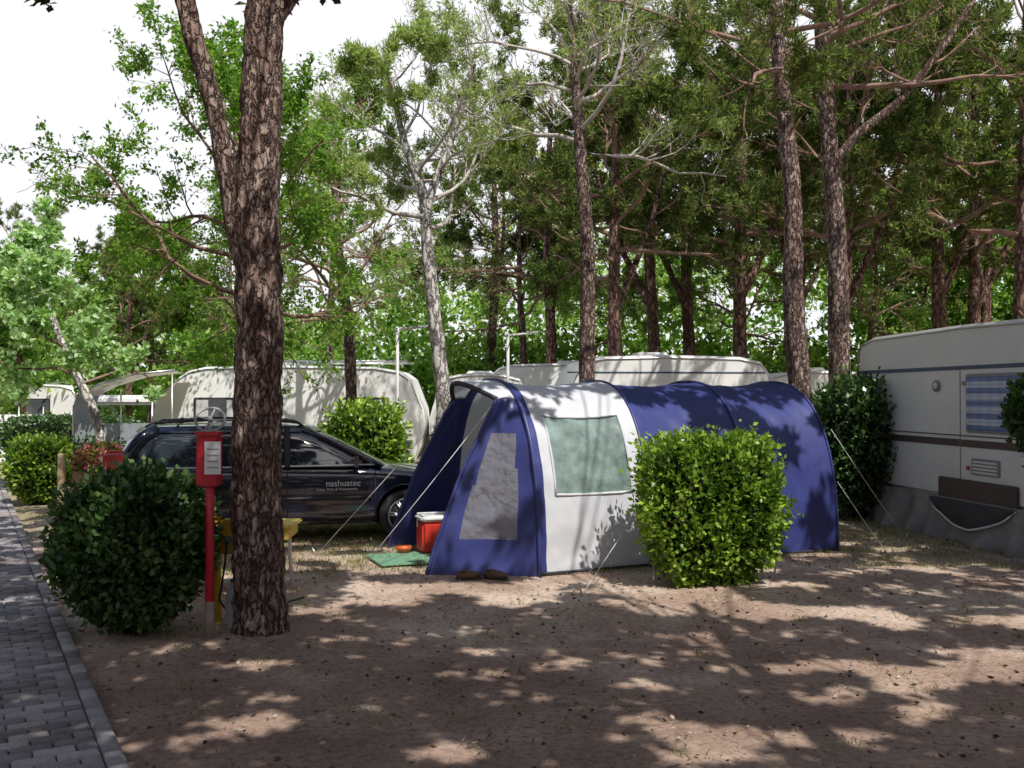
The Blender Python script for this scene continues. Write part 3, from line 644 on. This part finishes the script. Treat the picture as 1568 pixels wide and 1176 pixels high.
for i,(x,z0,z1) in enumerate([(-13.6,0,2.0),(-12.2,0,1.9)]):
    sc=empty('wind_screen',(x-1,25.0,0),0.1)
    box('cloth',(0,0,0.1),(1.2,0.02,1.3),simple('screen_cloth',(0.65,0.68,0.72),0.8) if i==0 else M['white'],sc,0.005)
    for xx in (0,0.6,1.2): cyl('post',(xx,-0.02,0),(xx,-0.02,1.5),0.02,M['alu'],sc,8)

galv=simple('galvanised_steel',(0.62,0.62,0.62),0.55,0.08)
def aerial(loc,h,w):
    e=empty('tv_antenna',(loc[0],loc[1],0))
    cyl('mast',(0,0,0),(0,0,h),0.026,galv,e,8); cyl('boom',(-0.05,0,h-0.05),(w,0.1,h+0.02),0.02,galv,e,6)
    for k in range(7): cyl('element',(w*k/6.5,-0.22+0.02*k,h-0.03),(w*k/6.5,0.3-0.02*k,h),0.011,galv,e,5)
aerial((-1.93,16.5),2.95,0.5); aerial((-0.07,16.6),2.85,0.5)

# ------------------------------------------------------------------ car
car=empty('parked_car',(-2.79,12.58,0),math.radians(15))
paint=simple('car_paint_navy',(0.008,0.010,0.026),0.18,0.05,coat=1.0); 
glass=simple('car_glass',(0.03,0.04,0.05),0.03,0.5,1.2,coat=0.8); blackp=simple('black_plastic',(0.018,0.018,0.02),0.6,0.1)
chrome=simple('alloy',(0.6,0.6,0.62),0.28,0.05,metal=0.9); red=simple('tail_lamp',(0.55,0.02,0.02),0.15,0.2,coat=1); lampw=simple('head_lamp',(0.6,0.62,0.65),0.08,0.2,coat=1)
S=[(-2.22,0.60,0.42,0.80,0.84),(-2.17,0.74,0.30,0.90,0.95),(-2.0,0.82,0.25,0.96,1.0),(-1.5,0.86,0.22,0.97,1.0),(-0.8,0.87,0.20,0.95,0.98),(0.0,0.87,0.20,0.93,0.96),(0.75,0.87,0.20,0.91,0.97),(1.05,0.86,0.21,0.89,0.97),(1.45,0.85,0.22,0.84,0.91),(1.85,0.80,0.23,0.76,0.83),(2.08,0.70,0.25,0.68,0.74),(2.18,0.55,0.32,0.60,0.64)]
bm=bmesh.new(); rings=[]
for (x,wd,zb,zs,zt) in S:
    h=zs-zb
    half=[(0,zb),(wd*0.8,zb),(wd*0.97,zb+0.06),(wd*0.995,zb+h*0.30),(wd,zb+h*0.62),(wd*0.975,zs-0.05),(wd*0.93,zs),(wd*0.6,zt-0.015),(0,zt)]
    ring=[bm.verts.new((x,-y,z)) for y,z in half]+[bm.verts.new((x,y,z)) for y,z in half[-2:0:-1]]
    rings.append(ring)
nr=len(rings[0])
for i in range(len(rings)-1):
    for k in range(nr): bm.faces.new((rings[i][k],rings[i][(k+1)%nr],rings[i+1][(k+1)%nr],rings[i+1][k]))
bm.faces.new(rings[0]); bm.faces.new(rings[-1][::-1])
bmesh.ops.recalc_face_normals(bm,faces=bm.faces)
body=obj_bm('body',bm,paint,car,smooth=True)
ms=body.modifiers.new('s','SUBSURF'); ms.levels=3; ms.render_levels=3
cut=[]
for i,xw in enumerate((1.30,-1.32)):
    bm=bmesh.new(); bmesh.ops.create_cone(bm,cap_ends=True,segments=40,radius1=0.365,radius2=0.365,depth=2.4)
    bmesh.ops.rotate(bm,cent=(0,0,0),matrix=Matrix.Rotation(math.pi/2,3,'X'),verts=bm.verts); bmesh.ops.translate(bm,vec=(xw,0,0.33),verts=bm.verts)
    c=obj_bm('cutter',bm,blackp,car); cut.append(c)
    mb=body.modifiers.new('b','BOOLEAN'); mb.object=c; mb.operation='DIFFERENCE'; mb.solver='EXACT'
bpy.context.view_layer.update()
dg=bpy.context.evaluated_depsgraph_get(); me=bpy.data.meshes.new_from_object(body.evaluated_get(dg)); body.modifiers.clear(); body.data=me
for p in me.polygons: p.use_smooth=True
try: me.set_sharp_from_angle(angle=math.radians(35))
except Exception: pass
for c in cut: bpy.data.objects.remove(c)
box('under_body',(-1.9,-0.62,0.24),(1.9,0.62,0.8),blackp,car,0.02)
bm=bmesh.new()
lv=[(0.93,-2.10,1.12,0.80),(1.10,-2.04,0.80,0.755),(1.27,-1.93,0.46,0.69),(1.385,-1.80,0.20,0.62),(1.41,-1.70,0.08,0.57)]
rs=[]
for (z,xr,xf,wd) in lv:
    pts=[(xr,-wd*0.72),(xr+0.10,-wd*0.95),(xr+0.4,-wd),(-0.6,-wd*1.01),(xf-0.45,-wd),(xf-0.12,-wd*0.93),(xf,-wd*0.6),(xf+0.05,0),(xf,wd*0.6),(xf-0.12,wd*0.93),(xf-0.45,wd),(-0.6,wd*1.01),(xr+0.4,wd),(xr+0.10,wd*0.95),(xr,wd*0.72),(xr-0.03,0)]
    rs.append([bm.verts.new((x,y,z)) for x,y in pts])
for i in range(4):
    for k in range(16): bm.faces.new((rs[i][k],rs[i][(k+1)%16],rs[i+1][(k+1)%16],rs[i+1][k]))
bm.faces.new(rs[-1]); bmesh.ops.recalc_face_normals(bm,faces=bm.faces)
gh=obj_bm('windows',bm,[glass],car,smooth=True)
bm=bmesh.new(); rr=[]
for (z,xr,xf,wd) in [(1.355,-1.86,0.30,0.655),(1.405,-1.80,0.20,0.63),(1.43,-1.70,0.08,0.56),(1.455,-1.35,-0.2,0.35)]:
    pts=[(xr,-wd*0.72),(xr+0.10,-wd*0.96),(xr+0.4,-wd),(-0.6,-wd*1.01),(xf-0.45,-wd),(xf-0.12,-wd*0.93),(xf,-wd*0.6),(xf+0.05,0),(xf,wd*0.6),(xf-0.12,wd*0.93),(xf-0.45,wd),(-0.6,wd*1.01),(xr+0.4,wd),(xr+0.10,wd*0.96),(xr,wd*0.72),(xr-0.05,0)]
    rr.append([bm.verts.new((x,y,z)) for x,y in pts])
for i in range(3):
    for k in range(16): bm.faces.new((rr[i][k],rr[i][(k+1)%16],rr[i+1][(k+1)%16],rr[i+1][k]))
bm.faces.new(rr[-1]); bmesh.ops.recalc_face_normals(bm,faces=bm.faces); obj_bm('roof',bm,paint,car,smooth=True)
def wsec(z):
    for i in range(4):
        if z<=lv[i+1][0]:
            t=(z-lv[i][0])/(lv[i+1][0]-lv[i][0]); return [lv[i][k]*(1-t)+lv[i+1][k]*t for k in (1,2,3)]
    return lv[-1][1:]
for s in (-1,1):
    zs=[0.92,1.0,1.1,1.2,1.3,1.40]
    def pl(fx,r,nm,mt=paint):
        pts=[]
        for z in zs:
            xr,xf,wd=wsec(z); pts.append((fx(z,xr,xf),s*(wd*(1.005 if nm!='a_pillar' else 0.95)),z))
        tube(nm,pts,r,mt,car,8)
    pl(lambda z,xr,xf:xf-0.12,0.035,'a_pillar'); pl(lambda z,xr,xf:-0.12,0.042,'b_pillar',blackp); pl(lambda z,xr,xf:-1.05-(z-0.92)*0.12,0.05,'c_pillar')
    pl(lambda z,xr,xf:xr+0.12,0.075,'d_pillar')
    tube('window_trim',[(x,s*0.815 if x<0.6 else s*(0.80-(x-0.6)*0.1),0.945) for x in np.linspace(-1.95,0.95,12)],0.013,chrome,car,6)
    tube('roof_rail',[(-1.75,s*0.55,1.42),(-1.65,s*0.56,1.475),(-1.0,s*0.56,1.50),(-0.35,s*0.56,1.49),(0.0,s*0.55,1.47),(0.08,s*0.55,1.42)],0.016,blackp,car,8)
    tube('side_moulding',[(x,s*0.885,0.56) for x in np.linspace(-0.9,0.88,8)],0.02,blackp,car,6)
    for xh in (0.05,-0.98): 
        tube('door_handle',[(xh-0.10,s*0.872,0.80),(xh-0.08,s*0.895,0.805),(xh+0.06,s*0.895,0.805),(xh+0.08,s*0.872,0.80)],0.012,paint,car,6)
    for xd,top in ((0.93,0.87),(-0.12,0.92),(-1.02,0.9)): 
        tube('door_seam',[(xd+(0.02 if xd>0 else 0),s*0.848,0.27),(xd,s*0.875,0.45),(xd,s*0.876,0.65),(xd,s*0.85,top)],0.006,blackp,car,5)
    mr_=box('mirror',(0.62,s*0.95-0.09,0.93),(0.75,s*0.95+0.09,1.06),paint,car,0.04,seg=4)
    cyl('mirror_arm',(0.70,s*0.80,0.94),(0.70,s*0.90,0.97),0.02,blackp,car,8)
    box('head_lamp',(1.80,s*0.64-0.14,0.60),(2.06,s*0.64+0.14,0.74),lampw,car,0.05,rz=-s*0.5,seg=4)
    box('tail_lamp',(-2.19,s*0.74-0.10,0.86),(-1.90,s*0.74+0.10,1.16),red,car,0.05,seg=3)
    box('fog_lamp',(2.06,s*0.5-0.08,0.33),(2.16,s*0.5+0.08,0.42),lampw,car,0.02)
    for xw in (1.30,-1.32):
        yo=s*0.84; yi=s*0.62
        cyl('tyre',(xw,yi,0.315),(xw,yo,0.315),0.312,M['rubber'],car,36)
        torus('tyre_wall',(xw,yo-s*0.015,0.315),0.262,0.048,M['rubber'],car,'y',36)
        cyl('rim',(xw,yo-s*0.01,0.315),(xw,yo+s*0.005,0.315),0.215,blackp,car,30)
        torus('rim_edge',(xw,yo+s*0.008,0.315),0.205,0.014,chrome,car,'y',30)
        cyl('hub',(xw,yo,0.315),(xw,yo+s*0.03,0.315),0.045,chrome,car,14)
        for k in range(7):
            a=k*2*math.pi/7+0.3
            for da in (-0.09,0.09): tube('spoke',[(xw+0.04*math.cos(a),yo+s*0.018,0.315+0.04*math.sin(a)),(xw+0.2*math.cos(a+da),yo+s*0.01,0.315+0.2*math.sin(a+da))],[0.018,0.012],chrome,car,6)
        tube('arch_lip',[(xw+0.37*math.cos(a),s*(0.862 if xw<0 else 0.855),0.33+0.37*math.sin(a)) for a in np.linspace(0.05,math.pi-0.05,18)],0.009,paint,car,6)
for xb in (-1.4,-0.3): tube('cross_bar',[(xb,-0.56,1.50),(xb,0.56,1.50)],0.014,blackp,car,6)
box('grille',(2.10,-0.36,0.50),(2.20,0.36,0.60),blackp,car,0.02); box('lower_grille',(2.08,-0.5,0.28),(2.19,0.5,0.40),blackp,car,0.02)
box('number_plate',(2.19,-0.26,0.40),(2.205,0.26,0.50),M['white'],car,0.003)
letm=simple('white_lettering',(0.7,0.7,0.7),0.5,0.02)
for (txt,sz,x,z) in (('nashuatec',0.105,0.33,0.70),('Copy, Print & Presentation',0.045,0.22,0.65)):
    cu=bpy.data.curves.new('lettering','FONT'); cu.body=txt; cu.size=sz; cu.extrude=0.001
    to=bpy.data.objects.new('t',cu); COL.objects.link(to); bpy.context.view_layer.update()
    me=bpy.data.meshes.new_from_object(to.evaluated_get(bpy.context.evaluated_depsgraph_get())); bpy.data.objects.remove(to)
    me.materials.clear(); me.materials.append(letm); o=bpy.data.objects.new('door_lettering',me); link(o,car); o.location=(x,-0.889,z); o.rotation_euler=(math.radians(90),0,0)

# ------------------------------------------------------------------ tent
tent=empty('tunnel_tent',(0.27,9.75,0),math.radians(24.7))
blue=simple('blue_nylon',(0.042,0.053,0.205),0.42,0.15,2.5,bump=0.4,bscale=7,trans=0.1)
greyf=simple('grey_nylon',(0.72,0.73,0.78),0.6,0.06,2.5,bump=0.35,bscale=8,trans=0.22)
win=simple('tent_window_film',(0.24,0.32,0.30),0.15,0.35,5,bump=0.8,bscale=5,trans=0.15)
trimb=simple('black_trim',(0.02,0.02,0.03),0.6)
HW=1.22;HT=1.96
def arch(th,k=1.0):
    c=math.cos(th);s=max(0,math.sin(th))
    return (HW-HW*k*(abs(c)**0.78)*(1 if c>=0 else -1), HT*k*s**0.80)
poles=[0,1.3,2.6,3.85]
us=sorted(set([round(x,3) for x in list(np.arange(0,3.86,0.05))+[0.0,0.09,0.22,1.12,1.3,3.85]]))
def th_of_z(z): 
    return math.asin(min(1,(z/HT)**(1/0.80)))
zz=[0,0.05,0.1,0.15,0.2,0.26,0.32,0.38,0.44,0.5,0.56,0.62,0.68,0.74,0.80,0.85,0.9,0.95,1.0,1.05,1.1,1.15,1.2,1.25,1.3,1.35,1.4,1.45,1.5,1.55,1.6,1.64,1.68,1.72,1.76,1.8,1.83,1.86,1.89,1.91,1.93,1.95]
ths=[th_of_z(z) for z in zz]+[math.pi/2]; ths=ths+[math.pi-t for t in ths[-2::-1]]
V=[];F=[];mi=[]
for u in us:
    k=1.0; fr=0
    for a,b_ in zip(poles[:-1],poles[1:]):
        if a<=u<=b_: fr=(u-a)/(b_-a); k=1-0.028*math.sin(math.pi*fr)
    for th in ths:
        v,z=arch(th,k)
        wr=0.018*noise.noise(Vector((u*2.3,v*2.0,z*3)))+0.012*noise.noise(Vector((u*7+z*5,v*3,z*2)))+0.022*noise.noise(Vector((u*3-z*6,4.0,z*2)))*max(0,1-z/1.4)+0.004*noise.noise(Vector((u*16,v*9,z*12)))
        c=Vector((0,v-HW,z)); 
        if c.length>0: c.normalize()
        if min(abs(u-p) for p in poles)<0.03: wr*=0.2
        V.append((u,v+c.y*wr,max(0.005,z+c.z*wr)))
nt_=len(ths)
for i in range(len(us)-1):
    for j in range(nt_-1):
        F.append((i*nt_+j,(i+1)*nt_+j,(i+1)*nt_+j+1,i*nt_+j+1))
        uc=(us[i]+us[i+1])/2; near=j<nt_//2
        zi=(zz+[HT])[min(j,len(zz))] if near else 0; zj=(zz+[HT])[min(j+1,len(zz))] if near else 0; zm=(zi+zj)/2
        if uc<0.09: mm_=0
        elif uc<1.3:
            mm_=1
            if near and 0.22<uc<1.12 and 0.8<zm<1.6: mm_=2
        else: mm_=0
        mi.append(mm_)
o=np_mesh('fly_sheet',V,F,blue,parent=tent,smooth=True); o.data.materials.append(greyf); o.data.materials.append(win); o.data.polygons.foreach_set('material_index',mi)
def onarch(z,u,off=0.008):
    k=1-0.028*math.sin(math.pi*u/1.3)
    v,zq=arch(th_of_z(z),k); n=Vector((0,v-HW,zq)).normalized(); return (u,v+n.y*off,zq+n.z*off)
border=[(0.22,0.8),(1.12,0.8),(1.12,1.6),(0.22,1.6),(0.22,0.8)]
pp=[]
for (a,b_) in zip(border[:-1],border[1:]):
    for t in np.linspace(0,1,8)[:-1]: pp.append(onarch(a[1]+(b_[1]-a[1])*t,a[0]+(b_[0]-a[0])*t))
pp.append(pp[0]); tube('window_border',pp,0.014,greyf,tent,6)
for u in poles:
    tube('pole_sleeve',[ (u,)+tuple(np.array(arch(t))+np.array([-(HW-arch(t)[0])/HW*0.006,0.006*math.sin(t)])) for t in np.linspace(0,math.pi,50)],0.014 if u>0 else 0.024,blue,tent,8)
tube('ground_hem',[(u,-0.012,0.025) for u in np.linspace(0,3.85,20)],0.014,trimb,tent,6)
V=[];F=[];nl=8
for i in range(nl+1):
    t=i/nl
    for th in ths:
        v,z=arch(th,1-0.0*t); cv,cz=HW,0.7
        V.append((3.85+0.55*math.sin(t*math.pi/2)*(1-0.4*z/HT), v+(cv-v)*t**1.3, max(0.005,z+(cz-z)*t**1.3) if th not in (0,) else 0.01))
for i in range(nl):
    for j in range(nt_-1): F.append((i*nt_+j,(i+1)*nt_+j,(i+1)*nt_+j+1,i*nt_+j+1))
np_mesh('rear_wall',V,F,blue,parent=tent,smooth=True)
def wing(nm,far):
    V=[];F=[];mi=[]; na,nb=24,30
    if not far: E0=Vector((-0.98,0.55,0.0)); E1=Vector((-0.20,0.60,1.76))
    else: E0=Vector((-0.80,2.42,0.0)); E1=Vector((-0.20,1.84,1.76))
    for i in range(nb+1):
        r=i/nb; z=1.76*r; v,zq=arch(th_of_z(z)) if z>0 else (0,0)
        if far: v=2*HW-v
        A_=Vector((0.0,v,zq)); B_=E0.lerp(E1,r)+Vector((-0.06*math.sin(r*math.pi),0,0))
        for j in range(na+1):
            s=j/na; q=A_.lerp(B_,s); q.y+= (0.05 if not far else -0.05)*math.sin(s*math.pi)*math.sin(r*math.pi)+0.03*noise.noise(Vector((s*4+r*3,r*6,2)))
            V.append(tuple(q))
    for i in range(nb):
        for j in range(na):
            a=i*(na+1)+j; F.append((a,a+1,a+na+2,a+na+1))
            r=(i+0.5)/nb;s=(j+0.5)/na
            mi.append(1 if (0.20<r<0.80 and 0.17+0.1*r<s<0.82-0.1*r) else 0)
    o=np_mesh(nm,V,F,blue,parent=tent,smooth=True); o.data.materials.append(film); o.data.polygons.foreach_set('material_index',mi)
    tube(nm+'_edge',[V[i*(na+1)+na] for i in range(nb+1)],0.02,blue,tent,6)
m,nt,out=newmat('clear_film'); tr=N(nt,'ShaderNodeBsdfTransparent'); tr.inputs[0].default_value=(0.85,0.85,0.9,1)
pb=N(nt,'ShaderNodeBsdfPrincipled',Roughness=0.12); pb.inputs['Base Color'].default_value=(0.34,0.33,0.40,1)
tc=N(nt,'ShaderNodeTexCoord'); no=N(nt,'ShaderNodeTexNoise',Scale=5.0,Detail=4.0); nt.links.new(tc.outputs['Object'],no.inputs['Vector'])
bp=N(nt,'ShaderNodeBump',Strength=1.0,Distance=0.08); nt.links.new(no.outputs['Fac'],bp.inputs['Height']); nt.links.new(bp.outputs[0],pb.inputs['Normal'])
mx=N(nt,'ShaderNodeMixShader',Fac=0.42); nt.links.new(tr.outputs[0],mx.inputs[1]); nt.links.new(pb.outputs[0],mx.inputs[2]); nt.links.new(mx.outputs[0],out.inputs[0]); film=m
wing('porch_wing',False); 
film_keep=film; film=blue; wing('porch_wing_far',True); film=film_keep
V=[];F=[]; t0=th_of_z(1.76); na=20
for i in range(na+1):
    f=i/na; th=t0+(math.pi-2*t0)*f; v,z=arch(th); fv=0.60+1.24*f; fz=1.76+0.17*math.sin(f*math.pi); fu=-0.20-0.20*math.sin(f*math.pi)
    for j in range(5):
        s=j/4; V.append((fu*s, v+(fv-v)*s, z+(fz-z)*s+0.02*math.sin(s*3.14)))
for i in range(na):
    for j in range(4): a=i*5+j; F.append((a,a+5,a+6,a+1))
np_mesh('porch_hood',V,F,greyf,parent=tent,smooth=True); tube('hood_trim',[V[i*5+4] for i in range(na+1)],0.028,trimb,tent,6)
V=[(1.34,)+arch(t,0.96) for t in ths]; V=[(a,b_,max(0.02,c)) for a,b_,c in V]
bm=bmesh.new(); bm.faces.new([bm.verts.new(v) for v in V]); obj_bm('inner_tent_wall',bm,greyf,tent)
box('inner_door',(1.31,0.75,0.05),(1.325,1.7,1.55),blue,tent,0.005)
box('ground_sheet',(0.05,0.06,0.01),(3.8,2.38,0.03),simple('groundsheet',(0.12,0.14,0.16),0.6),tent,0.004)
tube('rolled_door',[(0.02,0.35,1.35),(0.0,0.28,0.9),(0.0,0.2,0.4)],[0.05,0.06,0.05],greyf,tent,10)
line=simple('guy_line',(0.62,0.62,0.60),0.7); pegm=M['alu']
def wl2(p):
    c,s=math.cos(math.radians(24.7)),math.sin(math.radians(24.7)); x=p[0]-0.27;y=p[1]-9.75
    return (c*x+s*y,-s*x+c*y,p[2])
for (a,b_) in [((-0.20,0.62,1.74),wl2((-1.55,9.5,0.0))),((-0.20,1.8,1.74),wl2((-2.2,11.0,0.0))),((1.3,0.02,0.8),wl2((0.62,8.8,0.0))),
               ((1.3,0.0,0.75),wl2((1.35,9.35,0.0))),((2.6,0.0,0.85),wl2((2.65,9.9,0.0))),((3.85,0.1,1.4),wl2((4.9,12.2,0.0))),((3.85,0.0,0.8),wl2((4.2,10.9,0.0)))]:
    a=Vector(a);b_=Vector(b_); tube('guy_line',[a,a.lerp(b_,0.5)-Vector((0,0,0.015)),b_],0.004,line,tent,5)
    d=(b_-a); d.z=0; d.normalize(); cyl('peg',tuple(b_+Vector((0,0,-0.03))+d*-0.03),tuple(b_+Vector((0,0,0.09))+d*0.04),0.009,pegm,tent,6)
sh=simple('brown_leather',(0.12,0.06,0.035),0.6,0.2)
for i,(x,y,r) in enumerate([(-0.42,9.60,0.3),(-0.16,9.62,-0.4)]):
    e=empty('shoe',(x,y,0.0),r)
    bm=bmesh.new(); bmesh.ops.create_uvsphere(bm,u_segments=20,v_segments=12,radius=1)
    for v in bm.verts:
        x_,y_,z_=v.co; v.co=Vector((x_*0.13,y_*(0.042),max(-0.025,z_*(0.05-0.02*x_))))
    bmesh.ops.translate(bm,verts=bm.verts,vec=(0,0,0.04)); obj_bm('upper',bm,sh,e,smooth=True)
    box('sole',(-0.13,-0.043,0.0),(0.13,0.043,0.022),M['rubber'],e,0.02,seg=3); torus('collar',(-0.06,0,0.078),0.032,0.008,M['rubber'],e,'z',16)
cb=empty('cool_box',(-0.86,11.15,0.02),math.radians(20)); rd=simple('red_plastic',(0.62,0.045,0.03),0.35,0.08); wp=simple('white_plastic',(0.75,0.76,0.76),0.4,0.04)
box('body',(-0.2,-0.15,0),(0.2,0.15,0.36),rd,cb,0.03,seg=3); box('lid',(-0.215,-0.165,0.362),(0.215,0.165,0.43),wp,cb,0.025,seg=3)
tube('handle',[(-0.22,0,0.3),(-0.235,-0.05,0.45),(0.235,-0.05,0.45),(0.22,0,0.3)],0.012,wp,cb,8)
gm=empty('green_mat',(-1.15,10.5,0.0),math.radians(22)); box('mat',(-0.3,-0.2,0.016),(0.5,0.55,0.03),simple('green_mat',(0.16,0.32,0.20),0.8,0.3,20,bump=0.5),gm,0.004)
bw=empty('orange_bowl',(-1.22,11.05,0.03)); tube('bowl',[(0,0,0),(0,0,0.01),(0,0,0.04),(0,0,0.07)],[0.04,0.06,0.085,0.095],simple('orange_plastic',(0.7,0.13,0.03),0.4),bw,20)

# ------------------------------------------------------------------ red valve post
rp=empty('fire_hose_post',(-2.23,7.24,0)); rm=simple('red_paint',(0.55,0.02,0.04),0.4,0.2,8)
cyl('post',(0,0,-0.02),(0,0,1.50),0.032,rm,rp,16); cyl('foot',(0,0,0),(0,0,0.28),0.036,simple('worn_grey_paint',(0.35,0.25,0.24),0.7,0.3),rp,16)
box('cabinet',(-0.085,-0.06,1.13),(0.075,0.07,1.50),rm,rp,0.012); box('cabinet_lid',(-0.095,-0.07,1.502),(0.085,0.08,1.53),rm,rp,0.008)
box('notice',(-0.02,-0.068,1.22),(0.10,-0.062,1.46),wp,rp,0.001)
for k in range(4): box('notice_text',(0.0,-0.0705,1.40-k*0.045),(0.08,-0.0685,1.41-k*0.045),M['grey'],rp,0.0003)
cyl('stem',(0,0,1.5),(0,0,1.60),0.014,M['grey'],rp,10)
w1=empty('handwheel',(0,0,1.62)); w1.parent=rp; w1.rotation_euler=(math.radians(52),math.radians(12),0)
torus('wheel_ring',(0,0,0),0.105,0.010,M['grey'],w1,'z',28); cyl('wheel_hub',(0,0,-0.02),(0,0,0.02),0.02,M['grey'],w1,10)
for k in range(4): a=k*math.pi/2; cyl('wheel_spoke',(0,0,0),(0.1*math.cos(a),0.1*math.sin(a),0),0.007,M['grey'],w1,6)
yp=empty('electric_hookup_post',(-2.33,7.75,0)); ye=simple('yellow_paint',(0.85,0.50,0.03),0.45,0.12,6)
cyl('post',(0,0,-0.02),(0,0,0.82),0.036,ye,yp,14); cyl('cap',(0,0,0.82),(0,0,0.84),0.04,ye,yp,14); box('socket_box',(0.037,-0.05,0.55),(0.17,0.06,0.82),ye,yp,0.015)
cyl('socket',(0.10,-0.065,0.66),(0.10,-0.045,0.66),0.035,M['grey'],yp,16); tube('cable',[(0.095,-0.06,0.65),(0.1,-0.12,0.5),(0.05,-0.1,0.2),(0.1,0.1,0.02),(0.5,0.9,0.02)],0.009,M['rubber'],yp,6)
yt=empty('yellow_table',(-2.45,9.0,0),0.05); ypl=simple('yellow_plastic',(0.85,0.64,0.14),0.4,0.06)
box('top',(-0.48,-0.28,0.60),(0.48,0.28,0.635),ypl,yt,0.015); box('apron',(-0.44,-0.25,0.50),(0.44,0.25,0.598),ypl,yt,0.01)
for sx in (-1,1):
    for sy in (-1,1): cyl('leg',(sx*0.36,sy*0.22,0.6),(sx*0.38,sy*0.26,0),0.018,wp,yt,10)
jg=empty('water_canister',(-2.165,7.62,0.0)); tube('body',[(0,0,0),(0,0,0.01),(0,0,0.22),(0,0,0.28),(0,0,0.31),(0,0,0.35)],[0.05,0.058,0.058,0.045,0.02,0.02],simple('milky_plastic',(0.6,0.63,0.68),0.4),jg,18); cyl('cap',(0,0,0.352),(0,0,0.375),0.023,simple('blue_cap',(0.05,0.15,0.5),0.4),jg,12)
fp=empty('flower_planter',(-6.75,16.2,0)); wd=simple('planter_wood',(0.30,0.20,0.12),0.8,0.2)
box('trough',(-0.45,-0.15,0.0),(0.45,0.15,0.55),wd,fp,0.01)
n=2600; u=unit(n); P=u*np.array([0.52,0.28,0.30])*R.uniform(0.6,1,(n,1)); P[:,2]+=0.72
V,F=leafgeo(P,u*0.5+unit(n)*0.5,np.full(n,0.08),np.full(n,0.03)); k=R.uniform(0,1,n)>0.55
np_mesh('flowers',V.reshape(-1,4,3)[k].reshape(-1,3),np.arange(k.sum()*4).reshape(-1,4),M['pink'],v=R.uniform(0,1,k.sum()),parent=fp)
np_mesh('leaves',V.reshape(-1,4,3)[~k].reshape(-1,3),np.arange((~k).sum()*4).reshape(-1,4),M['leaf_h'],v=R.uniform(0,1,(~k).sum()),parent=fp)
wpst=empty('wooden_post',(-7.35,16.0,0)); box('post',(-0.05,-0.05,0),(0.05,0.05,0.85),simple('post_wood',(0.5,0.38,0.24),0.8,0.2),wpst,0.01)
